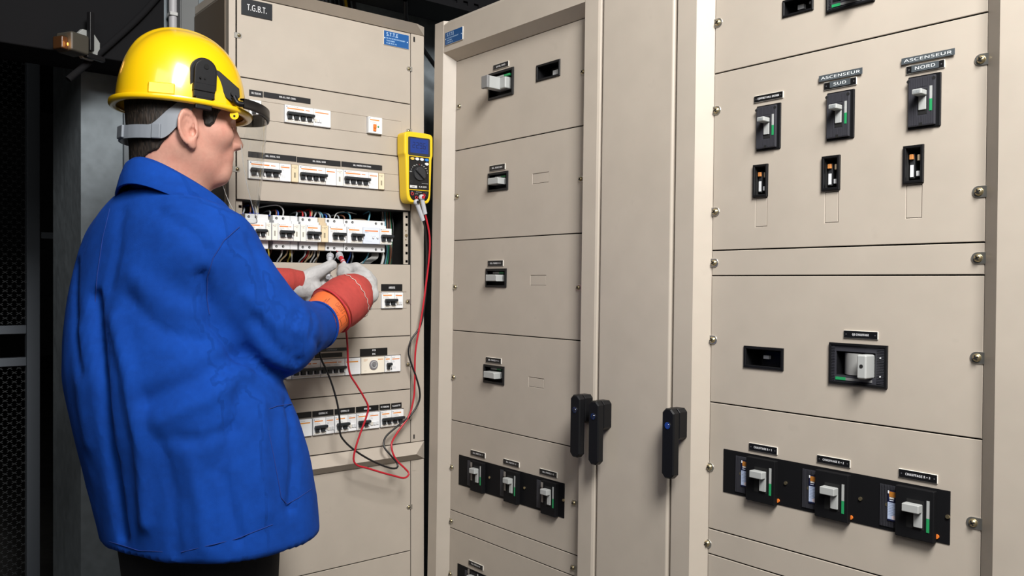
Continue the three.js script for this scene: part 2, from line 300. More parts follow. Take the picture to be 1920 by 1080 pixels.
// ------------------------------------------------------------------ left cabinet
const VA = [0.716, 0.516, 0.366, 0.216, 0.066, -0.134, -0.284, -0.434];
const slotA = (px0, px1, vc) => { const a = FA.at(px0, 400, 0)[0], b = FA.at(px1, 400, 0)[0]; return { u0: a, u1: b, v0: vc - 0.0232, v1: vc + 0.0232, uc: (a + b) / 2, vc, w: b - a, h: 0.0464 }; };
const CA = newCabinet('beige modular switchboard cabinet with the open row of wiring, beside the worker', FA, -0.25);
{
  const th = CA;
  shell(th, -0.519, 0.045, -0.45, 0.722, -0.235, -0.004);
  part(th, 'side_panel', boxUV(bx(-0.5215, -0.5185, -1.26, 0.715, -0.234, -0.022, 0.0008)), M.sideShadeBrown).userData.label = 'side sheet with shade put into its brown colour';
  part(th, 'post', boxUV(bx(0.002, 0.045, -0.434, 0.716, -0.02, 0, 0.0015)), M.beige);
  part(th, 'post', boxUV(bx(-0.519, -0.502, -0.434, 0.716, -0.02, 0, 0.0015)), M.beige);
  part(th, 'post_slot', [bx(0.009, 0.014, 0.694, 0.708, -0.001, 0.0006), bx(0.009, 0.013, -0.425, -0.413, -0.001, 0.0006)], M.hole);
  part(th, 'top_trim', prismU(-0.519, 0.045, [[0, 0.717], [0.028, 0.737], [0.0, 0.742], [-0.235, 0.742], [-0.235, 0.717]], 0.6, 1.55), M.beige);
  part(th, 'middle_trim', prismU(-0.519, 0.045, [[0, -0.4355], [-0.004, -0.4355], [-0.004, -0.4845], [0, -0.4845], [0.025, -0.464]], 1.7, 1.7), M.beige);
  // lower half
  part(th, 'lower_body', [bx(-0.519, -0.517, -1.27, -0.485, -0.235, -0.004), bx(0.043, 0.045, -1.27, -0.485, -0.235, -0.004), bx(-0.519, 0.045, -1.27, -0.485, -0.237, -0.235), bx(-0.519, 0.045, -0.487, -0.485, -0.235, -0.004), bx(-0.519, 0.045, -1.28, -1.19, -0.235, -0.006)].map((g) => boxUV(g)), M.beige);
  part(th, 'post', boxUV(bx(0.002, 0.045, -1.19, -0.486, -0.02, 0, 0.0015)), M.beige);
  part(th, 'post', boxUV(bx(-0.519, -0.502, -1.19, -0.486, -0.02, 0, 0.0015)), M.beige);
  part(th, 'blank_tab', boxUV(bx(0.006, 0.018, -0.515, -0.49, 0, 0.0008)), M.beige);
  const P = [];
  P[0] = panel(th, -0.5, 0, VA[1], VA[0]);
  const s2 = slotA(466, 752, 0.441), s3 = slotA(464, 748, 0.291), s5 = slotA(470, 762, -0.034), s6 = slotA(520, 752, -0.209), s7 = slotA(470, 757, -0.359);
  P[1] = panel(th, -0.5, 0, VA[2], VA[1], [s2]);
  P[2] = panel(th, -0.5, 0, VA[3], VA[2], [s3]);
  P[4] = panel(th, -0.5, 0, VA[5], VA[4], [s5]);
  P[5] = panel(th, -0.5, 0, VA[6], VA[5], [s6]);
  P[6] = panel(th, -0.5, 0, VA[7], VA[6], [s7]);
  P[7] = panel(th, -0.5, 0, -0.738, -0.485);
  P[8] = panel(th, -0.5, 0, -1.19, -0.738);
  // blanking strips in the unused length of the slots
  const blank = (s, a, b) => { const u0 = FA.at(a, 400, 0)[0], u1 = FA.at(b, 400, 0)[0]; part(th, 'blanking_strip', boxUV(bx(u0, u1, s.v0 + 0.0005, s.v1 - 0.0005, -0.003, 0.0008, 0.0004)), M.beige); };
  blank(s2, 490, 532); blank(s2, 620, 687); blank(s2, 715, 752); blank(s3, 721, 748); blank(s5, 470, 655); blank(s5, 697, 714); blank(s5, 756, 762);
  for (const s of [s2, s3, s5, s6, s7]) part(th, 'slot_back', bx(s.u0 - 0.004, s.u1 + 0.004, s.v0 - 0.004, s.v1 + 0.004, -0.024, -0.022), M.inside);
  for (const [i, x, y, sd] of [[0, 448.7, 67, -1], [0, 767.4, 129.4, 1], [1, 766.9, 246.5, 1], [2, 445.8, 318, -1], [4, 764.8, 566.5, 1], [5, 765.8, 684.4, 1], [6, 767, 784, 1], [7, 767.5, 952, 1]]) screw(th, FA, P[i], x, y, sd, 1.05);
  // black lining of the open row, mounting uprights with square holes
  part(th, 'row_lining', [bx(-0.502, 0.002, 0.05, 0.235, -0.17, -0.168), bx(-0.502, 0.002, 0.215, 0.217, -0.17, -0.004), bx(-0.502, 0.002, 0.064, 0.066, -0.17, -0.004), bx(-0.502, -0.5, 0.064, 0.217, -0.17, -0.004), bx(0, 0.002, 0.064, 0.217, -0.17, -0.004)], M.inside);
  for (const [a, b] of [[-0.498, -0.482], [-0.0175, -0.002]]) {
    const um = (a + b) / 2, hs = []; for (const v of [0.2, 0.178, 0.12, 0.098, 0.075]) hs.push(R4(um - 0.001, b - 0.0006, v - 0.0035, v + 0.0035));
    part(th, 'mounting_upright', boxUV(T(extrude(R4(a, b, 0.067, 0.214), 0.002, 0, hs), 0, 0, -0.012)), M.beige);
    part(th, 'upright_screw', [cylZ(0.0042, -0.011, -0.007, um + 0.001, 0.148, 12), cylZ(0.0022, -0.0098, -0.0094, um, 0.161, 10), cylZ(0.0022, -0.0098, -0.0094, um, 0.136, 10)], M.brass);
  }
  part(th, 'mounting_rail', [bx(-0.48, -0.02, 0.124, 0.159, -0.068, -0.062)], M.zinc);

  plate(th, 'name_plate', FA.rect(452, -3.5, 510, 39.7), ['T.G.B.T.'], { fit: 0.66, weight: 'normal', size: 0.52, bg: '#15181d', edge: M.charcoal, label: 'black plate engraved T.G.B.T.' });
  const stte = { bg: '#1c5796', edge: M.plateEdge, draw: (g, W, H) => { g.fillStyle = '#dbe9f7'; g.textBaseline = 'alphabetic'; g.font = '30px sans-serif'; g.fillText('S.T.T.E', W * 0.09, H * 0.34); g.font = '11px sans-serif'; g.fillText('58, RUE DE ROCHECHOUART', W * 0.09, H * 0.55, W * 0.76); g.fillText('75009 PARIS', W * 0.09, H * 0.73); g.fillText('01-48-78-01-78', W * 0.09, H * 0.90); for (const x of [0.03, 0.94]) { g.beginPath(); g.arc(W * x, H * 0.52, 4, 0, 7); g.fill(); } } };
  plate(th, 'maker_plate', FA.rect(718.8, 57.2, 766, 94.3), ['S.T.T.E'], { ...stte, label: 'blue plate engraved S.T.T.E' });
  PL.stte = stte;
  const strip = (x0, y0, x1, y1, lines, o = {}) => plate(th, 'label_strip', FA.rect(x0, y0, x1, y1), lines, { t: 0.0012, inset: 0.0002, bg: '#1b1b1e', edge: M.charcoal, size: 0.42, fit: 0.36, ...o });
  strip(467, 168.5, 492.7, 184, ['DEL TELECOM'], { fit: 0.7 }); strip(494, 172.6, 582, 196.2, ['GEN. ECL. PART. COMM.'], { fit: 0.36 });
  strip(465, 284.3, 555.5, 304.3, ['DEL. DEGAL. SUD'], { fit: 0.3 }); strip(556.6, 294.6, 638.4, 313.4, ['DEL. DEGAL. NORD'], { fit: 0.3 }); strip(639.8, 303.2, 716.2, 320.8, ['DEL. PARKING NON FERME'], { fit: 0.44 });
  strip(714.4, 533.5, 754, 546.5, ['ARRIVEE'], { fit: 0.3, bg: '#0c0c0e' });
  strip(590, 655, 652, 658, ['COMPRESSEUR'], { fit: 0.96, bg: '#262a2c', fg: '#9fa5a6', size: 0.55, weight: 'normal', label: 'dark embossed tape reading COMPRESSEUR' });
  strip(590, 664, 641.4, 669.5, [''], { bg: '#0a0a0b' });
  strip(674.7, 655.2, 726, 666.5, ['PCB', 'INC'], { fit: 0.13, bg: '#0a0a0b', size: 0.3 });
  const s7x = [[520, 584], [585.2, 625.3], [627, 665.3], [667, 709.6], [711.2, 731.4], [733, 752.6]], tx = ['', 'CENTRALE 4C', 'CENTRALE 3E', 'DIVERS', 'PC PARKING', 'PC LOCAUX TEC'];
const v7t = FA.at(665.8, 763.9)[1], v7b = FA.at(665.8, 774.6)[1];
  s7x.forEach(([a, b], i) => { const u0 = FA.at(a, 768)[0], u1 = FA.at(b, 768)[0]; plate(th, 'label_strip', { u0, u1, v0: v7b, v1: v7t, uc: (u0 + u1) / 2, vc: (v7b + v7t) / 2, w: u1 - u0, h: v7t - v7b }, [tx[i]], { t: 0.0012, inset: 0.0002, bg: '#0a0a0b', edge: M.charcoal, size: 0.42, fit: i > 3 ? 0.78 : 0.42 }); });
}

// ------------------------------------------------------------------ middle cabinet
const VB = [0.616, 0.366, 0.116, -0.134, -0.384, -0.634, -0.684, -0.934, -1.19];
function frontFrame(th, uL, uP0, uP1, uR, kind, vTop) { // bevelled sheet metal frame round the panels; kind 'L' left post bevelled, right post square
  const z = 0.03, postL = prismV(-1.25, vTop, [[uL, -0.02], [uP0, -0.02], [uP0, 0], [uP0 - 0.022, z], [uL + 0.004, z], [uL, z - 0.004]]);
  part(th, 'frame_post', postL, M.beige);
  const right = kind === 'both' ? [[uP1, -0.02], [uR, -0.02], [uR, z - 0.004], [uR - 0.004, z], [uP1 + 0.028, z], [uP1, 0]] : [[uP1 + 0.031, -0.02], [uR, -0.02], [uR, z - 0.008], [uR - 0.0025, z - 0.0022], [uR - 0.008, z], [uP1 + 0.033, z], [uP1 + 0.031, z - 0.002]];
  part(th, 'frame_post', prismV(-1.25, vTop, right), M.beige);
  part(th, 'frame_top', prismU(uP0 - 0.022, uP1 + (kind === 'both' ? 0.028 : 0.032), [[-0.02, 0.6165], [0, 0.6165], [z - 0.0006, 0.639], [z - 0.0006, vTop - 0.012], [z - 0.012, vTop], [-0.02, vTop]], 0, 0), M.beige);
  part(th, 'frame_bottom', boxUV(bx(uP0 - 0.02, uP1 + 0.03, -1.28, -1.19, -0.02, z - 0.001)), M.beige);
}
// black swing handle with lock: octagonal lever over a pivot block
const handleGeo = (() => { const w = 0.0155, h = 0.069, c = 0.0085; const oc = [[-w, -h + c], [-w + c, -h], [w - c, -h], [w, -h + c], [w, h - c], [w - c, h], [-w + c, h], [-w, h - c]]; return boxUV(T(extrude(oc, 0.013, 0.0025), 0, 0, 0.0245)); })();
const pivotGeo = (() => { const w = 0.0165, c = 0.007; const oc = [[-w, 0.012], [-w + c, 0.006], [w - c, 0.006], [w, 0.012], [w, 0.062], [w - c, 0.069], [-w + c, 0.069], [-w, 0.062]]; return boxUV(T(extrude(oc, 0.021, 0.001), 0, 0, 0.001)); })();
const lockGeo = merge([cylZ(0.0068, 0.036, 0.0412, 0, 0.036, 24), cylZ(0.0052, 0.036, 0.0416, 0, 0.036, 20, 0.004)]);
const keyGeo = merge([T(box(0.0016, 0.006, 0.0012), 0, 0.0345, 0.0417), cylZ(0.0016, 0.0408, 0.0422, 0, 0.0375, 10)]);
function swingHandle(th, u, v, blue) {
  const at = [u - U0.get(th), up(v), 0.03];
  const h = obj('handle', handleGeo, M.black, th, at); obj('pivot_block', pivotGeo, M.black, h);
  const l = obj('lock', lockGeo, M.chrome, h); obj('keyhole', keyGeo, blue ? std(lin(0.03, 0.05, 0.22), 0.3) : M.hole, h); return h;
}
const CB = newCabinet('beige switchboard cabinet in the corner with five single switches and a black handle', FB, 0.26);
const cutB = (r, e = 0.001) => ({ u0: r.u0 + e, u1: r.u1 - e, v0: r.v0 + e, v1: r.v1 - e });
const koB = [[998.5, 327.1, 1028.4, 342.2], [994.4, 516.9, 1023.4, 536], [991.4, 707.4, 1019.6, 729.6]].map((k) => FB.rect(...k)), koR = [[1416.9, 372.6, 1437.6, 425.2], [1547, 361.2, 1571.4, 417.6], [1699, 348.2, 1728, 409]].map((k) => FB.rect(...k));
const rB = { main: FB.rect(917.3, 140.2, 963.3, 177.6), win: FB.rect(1006.6, 124.2, 1050.4, 142.6), s2: FB.rect(915.7, 326.5, 952.8, 356.6), s3: FB.rect(911.6, 504.6, 949.7, 540), s4: FB.rect(907.6, 683.4, 945.5, 723.6), m5: FB.rect(861.2, 853, 1058.2, 972.6) };
rB.m7 = { u0: rB.m5.u0, u1: rB.m5.u1, v1: FB.at(858, 1056.5)[1] }; rB.m7.v0 = rB.m7.v1 - rB.m5.h; rB.m7.uc = rB.m5.uc; rB.m7.vc = (rB.m7.v0 + rB.m7.v1) / 2; rB.m7.w = rB.m5.w; rB.m7.h = rB.m5.h;
{
  const th = CB;
  shell(th, -0.068, 0.594, -1.27, 0.72, -0.35, -0.018);
  frontFrame(th, -0.068, 0, 0.511, 0.594, 'L', 0.728);
  const hs = [[cutB(rB.main), cutB(rB.win)], [cutB(rB.s2), koB[0]], [cutB(rB.s3), koB[1]], [cutB(rB.s4), koB[2]], [cutB(rB.m5)], [], [cutB(rB.m7)], []], P = [];
  for (let i = 0; i < 8; i++) P[i] = panel(th, 0, 0.541, VB[i + 1], VB[i], hs[i]);
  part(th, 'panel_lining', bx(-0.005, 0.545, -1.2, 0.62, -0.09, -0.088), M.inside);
  for (const [i, x, y, sd] of [[0, 860.2, 200, -1], [0, 1092, 135.4, 1], [1, 856.2, 368.7, -1], [1, 1087.6, 336.5, 1], [2, 852.6, 538.7, -1], [2, 1083.4, 540, 1], [3, 849.6, 708, -1], [4, 846.2, 876.7, -1], [4, 1075, 944, 1], [5, 845, 977.8, -1], [5, 1072.8, 1065.6, 1], [6, 843.4, 1076.8, -1]]) screw(th, FB, P[i], x, y, sd, 1.2);
  const pb = (x0, y0, x1, y1, s, o) => plate(th, 'name_plate', FB.rect(x0, y0, x1, y1), [s], { rivets: true, size: 0.42, fit: 0.7, ...o });
  pb(926, 123.6, 954.6, 124.6, 'QG DEL. FORCE'); pb(919, 312, 948, 318.2, 'DEL. FORCE RDC'); pb(915.7, 489.3, 944.3, 499.6, 'DEL. FORCE R + 5'); pb(912, 669.7, 940.6, 683.4, 'DEL. FORCE R + 4');
  pb(883.6, 843.5, 910.6, 860.6, 'DEL. FORCE R + 1'); pb(944.8, 860, 974.4, 877.7, 'DEL. FORCE R + 2'); pb(1013, 878.2, 1045.4, 897.4, 'DEL. FORCE R + 3'); pb(879.8, 1050, 906.6, 1070.8, 'DEL. FORCE R + 6');
  for (const k of koB) knockout(th, k);
  plate(th, 'maker_plate', FB.rect(836, 63, 868.6, 74.8, 0.03), ['S.T.T.E'], { ...PL.stte, bg: '#174a80', n: 0.03, label: 'blue plate engraved S.T.T.E' });
  swingHandle(th, 0.570, -0.318);
}
// ------------------------------------------------------------------ narrow cable compartment
const CD = newCabinet('narrow plain beige cabinet door with a black handle between two wider cabinets', FB, 0.702);
{
  const th = CD;
  shell(th, 0.598, 0.806, -1.27, 0.72, -0.35, 0.0);
  part(th, 'door', boxUV(bx(0.6, 0.8045, -1.19, 0.724, 0.004, 0.0305, 0.006)), M.beige);
  part(th, 'plinth', boxUV(bx(0.6, 0.804, -1.28, -1.195, -0.02, 0.029)), M.beige);
  swingHandle(th, 0.628, -0.325);
}
// ------------------------------------------------------------------ right cabinet
const CR = newCabinet('wide beige switchboard cabinet with ASCENSEUR and CHAUFFAGE switches', FB, 1.13);
const VR = [0.616, 0.416, 0.066, 0.016, -0.234, -0.484, -0.534, -0.784, -1.034, -1.19];
const rR = { w1: FB.rect(1468.3, 3, 1525.7, 19.2), b1: FB.rect(1552, -52, 1641, 2.7), m1: FB.rect(1420.3, 201, 1464, 279.2), m2: FB.rect(1551.8, 176.4, 1602.2, 259.2), m3: FB.rect(1704.2, 146.7, 1764.4, 237), f1: FB.rect(1414, 311, 1440.2, 369), f2: FB.rect(1543, 295, 1575.6, 356.2), f3: FB.rect(1695.4, 275.8, 1732.4, 343), w4: FB.rect(1395.6, 648.6, 1469.4, 696.3), b4: FB.rect(1556.8, 642.2, 1664.6, 729.4), m5: FB.rect(1357.4, 842, 1781.2, 1022.6) };
rR.b1 = { ...rR.b1, v1: rR.b1.v0 + rR.b4.h, vc: rR.b1.v0 + rR.b4.h / 2, h: rR.b4.h };
{
  const th = CR;
  shell(th, 0.81, 1.474, -1.27, 0.72, -0.35, -0.018);
  frontFrame(th, 0.81, 0.883, 1.392, 1.474, 'both', 0.728);
  const hs = [[cutB(rR.w1), cutB(rR.b1)], [...[rR.m1, rR.m2, rR.m3, rR.f1, rR.f2, rR.f3].map((r) => cutB(r)), ...koR], [], [cutB(rR.w4), cutB(rR.b4)], [cutB(rR.m5)], [], [], [], []], P = [];
  for (let i = 0; i < 9; i++) P[i] = panel(th, 0.883, 1.392, VR[i + 1], VR[i], hs[i]);
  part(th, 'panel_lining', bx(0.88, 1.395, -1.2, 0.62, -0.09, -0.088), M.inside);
  for (const [i, x, y, sd] of [[0, 1345.3, 43, -1], [1, 1342.4, 207.6, -1], [1, 1340, 397.8, -1], [1, 1839.4, 112, 1], [1, 1835, 360, 1], [2, 1337.8, 493.7, -1], [2, 1833.4, 484.4, 1], [3, 1335.4, 638, -1], [3, 1831, 671.5, 1], [4, 1329.4, 876.8, -1], [4, 1824, 981.4, 1], [5, 1325, 1020, -1]]) screw(th, FB, P[i], x, y, sd, sd > 0 ? 1.45 : 1.4);
  const pb = (x0, y0, x1, y1, s, o) => plate(th, 'name_plate', FB.rect(x0, y0, x1, y1), [s], { rivets: true, size: 0.42, fit: 0.66, ...o });
  pb(1415, 181.8, 1469.4, 184.2, 'COFFRET HALL ENTREE', { fit: 0.76 });
  pb(1546, 156.6, 1607, 159.4, '', { n: 0.0 }); pb(1700.2, 126, 1772.2, 127.6, '', {});
  const dy = (x0, y0, x1, y1, s, n, o = {}) => plate(th, 'embossed_tape', FB.rect(x0, y0, x1, y1), [s], { t: 0.0008, n, inset: 0.0001, bg: '#4a5054', fg: '#e6eaea', edge: std(lin(0.07, 0.08, 0.09), 0.5), size: 0.62, weight: 'normal', fit: 0.9, stretch: true, label: 'grey embossed tape reading ' + s, ...o });
  dy(1537.4, 144, 1618.8, 139.6, 'ASCENSEUR', 0.0026); dy(1558, 154.6, 1596, 159.4, 'SUD', 0.0030, { fit: 0.66 });
  dy(1692, 111.6, 1792, 103.8, 'ASCENSEUR', 0.0026); dy(1711, 124.6, 1762, 128, 'NORD', 0.0030, { fit: 0.78 });
  pb(1583, 619.6, 1647.2, 637.8, 'QG CHAUFFAGE', { fit: 0.5 });
  pb(1405.4, 830.2, 1458.4, 853.8, 'CHAUFFAGE R + 1'); pb(1533, 852.8, 1595, 878.4, 'CHAUFFAGE R + 2'); pb(1686, 878.5, 1758.8, 908, 'CHAUFFAGE R + 3');
  for (const k of koR) knockout(th, k);
  swingHandle(th, 0.8355, -0.317, true);
}

// =====================================================================  DEVICES ON THE LEFT CABINET
// print on the device fronts: orange bar, small grey type
function devTex(W, H, draw) { return canvasTex(W, H, (g) => { g.fillStyle = '#ffffff'; g.fillRect(0, 0, W, H); draw(g, W, H); }); }
const typeLines = (g, x, y, w, n, col, R) => { g.fillStyle = col; for (let i = 0; i < n; i++) { let c = x; while (c < x + w * (0.5 + 0.5 * R())) { const l = 3 + 7 * R(); g.fillRect(c, y + i * 9, l, 4); c += l + 3; } } };
const PR = {};
{
  const R = rng(11);
  PR.breaker = devTex(200, 180, (g, W, H) => { g.fillStyle = '#f6f4f2'; g.fillRect(0, 0, W, H); g.fillStyle = '#333a66'; g.fillRect(8, 8, 8, 10); typeLines(g, 22, 8, 90, 1, '#8a8f98', R); g.fillStyle = '#e8883c'; g.fillRect(14, 24, 120, 13); g.fillStyle = '#d98a54'; g.fillRect(144, 26, 30, 9); typeLines(g, 18, 46, 60, 3, '#9aa0a8', R); typeLines(g, 110, 48, 60, 2, '#b7bcc2', R); });
  PR.rcd = devTex(160, 180, (g, W, H) => { g.fillStyle = '#f2f2f2'; g.fillRect(0, 0, W, H); typeLines(g, 10, 14, 70, 1, '#9097a0', R); g.fillStyle = '#e28a48'; g.fillRect(10, 28, W - 30, 12); typeLines(g, 14, 52, 60, 3, '#a9aeb6', R); typeLines(g, 20, 120, 70, 4, '#c2c6cc', R); });
  PR.small = devTex(120, 180, (g, W, H) => { g.fillStyle = '#f5f4f2'; g.fillRect(0, 0, W, H); g.fillStyle = '#3a4170'; g.fillRect(5, 8, 8, 9); typeLines(g, 18, 8, 60, 1, '#9aa0a8', R); g.fillStyle = '#e79247'; g.fillRect(10, 24, 84, 13); typeLines(g, 12, 46, 70, 3, '#9aa0a8', R); });
  PR.side = devTex(60, 180, (g, W, H) => { g.fillStyle = '#f6f2e6'; g.fillRect(0, 0, W, H); g.fillStyle = '#8a4a3c'; g.fillRect(8, 20, 6, 8); typeLines(g, 22, 16, 26, 3, '#77766e', R); g.fillStyle = '#aaa79c'; g.fillRect(20, 80, 16, 56); g.fillStyle = '#8b887e'; for (let i = 0; i < 7; i++) g.fillRect(22, 84 + i * 7, 12, 2); });
  PR.plain = devTex(120, 180, (g, W, H) => { g.fillStyle = '#f4f5f5'; g.fillRect(0, 0, W, H); g.fillStyle = '#e59a3e'; g.fillRect(6, 30, W - 24, 13); typeLines(g, 8, 14, 50, 1, '#a0a4aa', R); });
  PR.timer = devTex(260, 180, (g, W, H) => { g.fillStyle = '#f3ead9'; g.fillRect(0, 0, W, H); g.fillStyle = '#d98f4a'; g.fillRect(186, 22, 62, 9); typeLines(g, 26, 18, 50, 3, '#c98a4c', R); typeLines(g, 30, 150, 40, 1, '#b9a98e', R); });
  PR.meter = devTex(200, 180, (g, W, H) => { g.fillStyle = '#dfe6f4'; g.fillRect(0, 0, W, H); g.fillStyle = '#e8894a'; g.fillRect(20, 26, W - 40, 14); typeLines(g, 16, 44, 50, 2, '#8b94a8', R); typeLines(g, 90, 90, 80, 1, '#8f98ac', R); typeLines(g, 20, 150, 120, 1, '#b0b8c6', R); });
}
const prMat = {}; const printMat = (k, tint = '#ffffff') => prMat[k + tint] ??= std(tint, 0.42, 0, { map: PR[k] });
const uA = (px, y = 450) => FA.at(px, y, 0.004)[0];
// segs: [px0, px1, kind, {toggles, vigi, buttons}]; open: the whole casing with screw terminals shows
function device(label, group, vc, segs, o = {}) {
  const U = segs.map((s) => [uA(s[0]), uA(s[1])]), u0 = U[0][0], u1 = U[U.length - 1][1], um = (u0 + u1) / 2;
  const g = thing(o.name || 'circuit_breaker', label, o.category || 'circuit breaker', FA, [um, vc - 0.0225, 0], group);
  const nf = o.nf ?? 0.007, P = (name, geo, mat, par) => { if (Array.isArray(geo)) geo = merge(geo); geo.translate(-um, 0.0225, 0); return obj(name, geo, mat, par || g); }; // v measured from the row centre
  segs.forEach(([, , kind, q = {}], i) => {
    const [a, b] = U[i], e = 0.0003, z = nf - (q.low || 0), tint = q.mat || M.white;
    const body = P('module', bx(a + e, b - e, -0.0222, 0.0222, o.open ? -0.03 : -0.02, z, 0.0012), tint);
    P('print', T(new THREE.PlaneGeometry(b - a - 0.002, 0.042), (a + b) / 2, 0, z + 0.0003), printMat(kind, q.tint), body);
    if (q.tog) for (const [t0, t1, n] of q.tog) {
      const x0 = uA(t0), x1 = uA(t1), w = (x1 - x0) / n;
      const wide = 0.0012; P('toggle_bar', bx(x0 - wide, x1 + wide, -0.0035, 0.0042, z + 0.004, z + 0.0135, 0.0022), M.toggle);
      P('toggle_window', bx(x0, x1, -0.0145, -0.0038, z, z + 0.0012, 0.0004), M.white);
      for (let k = 0; k < n; k++) { P('lever', bx(x0 + w * (k + 0.12), x0 + w * (k + 0.72), -0.0135, -0.001, z, z + 0.0075, 0.0012), M.toggle); P('lever_guide', bx(x0 + w * (k + 0.78), x0 + w * (k + 0.98), -0.0135, -0.004, z, z + 0.0055, 0.0008), M.white); }
      P('label_holder', [bx(x0, x1, -0.0195, -0.0165, z, z + 0.0012, 0.0003)], M.whiteWarm);
    }
    if (q.test) { const x0 = uA(q.test[0]), x1 = uA(q.test[1]), w = (x1 - x0) / 3; for (let k = 0; k < 3; k++) P('test_button', bx(x0 + w * (k + 0.1), x0 + w * (k + 0.9), -0.0125, -0.003, z, z + 0.003, 0.001), k ? M.white : M.whiteWarm); }
    if (q.knobs) for (const x of q.knobs) P('round_button', cylZ(0.0032, z, z + 0.004, uA(x), -0.004, 16, 0.0028), M.white);
    if (q.dot) P('indicator', cylZ(0.0016, z, z + 0.0012, uA(q.dot), -0.014, 10), M.blackMatt);
  });
  if (o.open) {
    // terminal shoulders above and below with screw wells
    for (const [x0, x1, scr, mat] of o.open) {
      const a = uA(x0), b = uA(x1);
      for (const s of [1, -1]) {
        const sh = P('terminal_block', bx(a + 0.0003, b - 0.0003, s > 0 ? 0.0222 : -0.043, s > 0 ? 0.043 : -0.0222, -0.06, -0.011, 0.0012), mat || M.white);
        if (s > 0) P('terminal_step', bx(a + 0.0003, b - 0.0003, 0.0222, 0.030, -0.02, -0.004, 0.0012), mat || M.white);
        for (const x of scr) { P('terminal_screw', cylZ(0.0034, -0.0115, -0.0106, uA(x), s * 0.0355, 14), M.hole, sh); P('screw_head', cylZ(0.0022, -0.0108, -0.0102, uA(x) + 0.0004, s * 0.0355 - 0.0004, 10), M.greyDark, sh); }
      }
    }
  }
  return g;
}
const GR2 = 'modules in the row under the T.G.B.T. panel';
device('small white breaker beside the visor band under the T.G.B.T. panel', null, 0.441, [[466.5, 489.5, 'small', { tog: [[470, 480, 1]] }]]);
device('four-pole breaker with residual current block in the row under the T.G.B.T. panel', null, 0.441, [[533, 587, 'breaker', { tog: [[536, 585.5, 4]] }], [587, 619.4, 'rcd', { test: [588, 602] }]]);
{
  const g = device('white switch module with orange rocker above the multimeter row', null, 0.441, [[688.5, 714.4, 'small', {}]], { name: 'rocker_switch', category: 'switch', nf: 0.011 });
  const x = (uA(701.5) - (uA(688.5) + uA(714.4)) / 2); obj('rocker', [T(rbox(0.009, 0.011, 0.006, 0.0015), x - 0.003, 0.0225 - 0.003, 0.013).rotateX(0), T(rbox(0.009, 0.009, 0.004, 0.001), x - 0.003, 0.0225 - 0.012, 0.012)], M.orange, g);
  obj('pilot_button', T(cylZ(0.0022, 0.011, 0.0135, 0, 0, 12), x + 0.008, 0.0225 - 0.003, 0), M.green, g);
}
device('four-pole breaker with residual current block behind the face visor', null, 0.291, [[465, 523.5, 'breaker', { tog: [[468, 523, 4]] }], [523.5, 545, 'rcd', {}]]);
device('narrow cream auxiliary module beside the breaker behind the visor', null, 0.291, [[545.4, 559, 'side', { mat: M.cream, tint: '#efe2c8' }]], { name: 'auxiliary_module', category: 'module' });
device('four-pole breaker with residual current block between the cream and the white auxiliary module', null, 0.291, [[559.3, 609.8, 'breaker', { tog: [[560.5, 609.3, 4]] }], [609.8, 629.8, 'rcd', {}]]);
device('narrow white auxiliary module in the upper breaker row', null, 0.291, [[630, 642.4, 'side', {}]], { name: 'auxiliary_module', category: 'module' });
device('four-pole breaker with residual current block nearest the multimeter', null, 0.291, [[642.7, 690.5, 'breaker', { tog: [[643.5, 690, 4]] }], [690.5, 708.4, 'rcd', {}]]);
device('narrow cream end module under the PARKING label', null, 0.291, [[708.7, 720, 'side', { mat: M.cream, tint: '#f2e8d4' }]], { name: 'auxiliary_module', category: 'module' });
// open row
device('open-row breaker next to the sleeve at the left end of the rail', null, 0.141, [[464, 497.5, 'breaker', { tog: [[477, 497, 2]] }], [497.5, 508, 'side', {}]], { open: [[464, 508, [471, 484.5]]] });
device('open-row breaker under the curved white wire, second on the rail', null, 0.141, [[509, 520.5, 'side', {}], [520.5, 549.5, 'breaker', { tog: [[522.5, 548, 2]] }], [549.5, 562, 'side', {}]], { open: [[516, 549, [523, 535.5]], [549, 563, []]] });
device('open-row breaker under a red wire, third on the rail', null, 0.141, [[562.5, 573, 'side', {}], [573, 601, 'small', { tog: [[573.5, 598, 2]], dot: 597.5 }]], { open: [[566, 601, [572.5, 585]]] });
device('narrow cream module between two breakers of the open row', null, 0.141, [[601.5, 614.6, 'side', { mat: M.cream, tint: '#efe2c8' }]], { open: [[601.5, 614.6, [], M.cream]], name: 'auxiliary_module', category: 'module' });
device('open-row breaker touched by the two test probes', null, 0.141, [[615, 649, 'small', { tog: [[621.5, 644.8, 2]], dot: 644.8 }]], { open: [[615, 649, [620, 631.8]]] });
device('wide open-row breaker with pale blue block and two round buttons', null, 0.141, [[650, 679.4, 'small', { tog: [[656.3, 678.6, 2]] }], [679.4, 711.4, 'meter', { mat: M.bluish, knobs: [698, 706.2] }], [711.4, 733.6, 'small', { tog: [[712.4, 733.4, 2]] }]], { open: [[649.6, 727, [654.6, 666, 710, 721]]] });
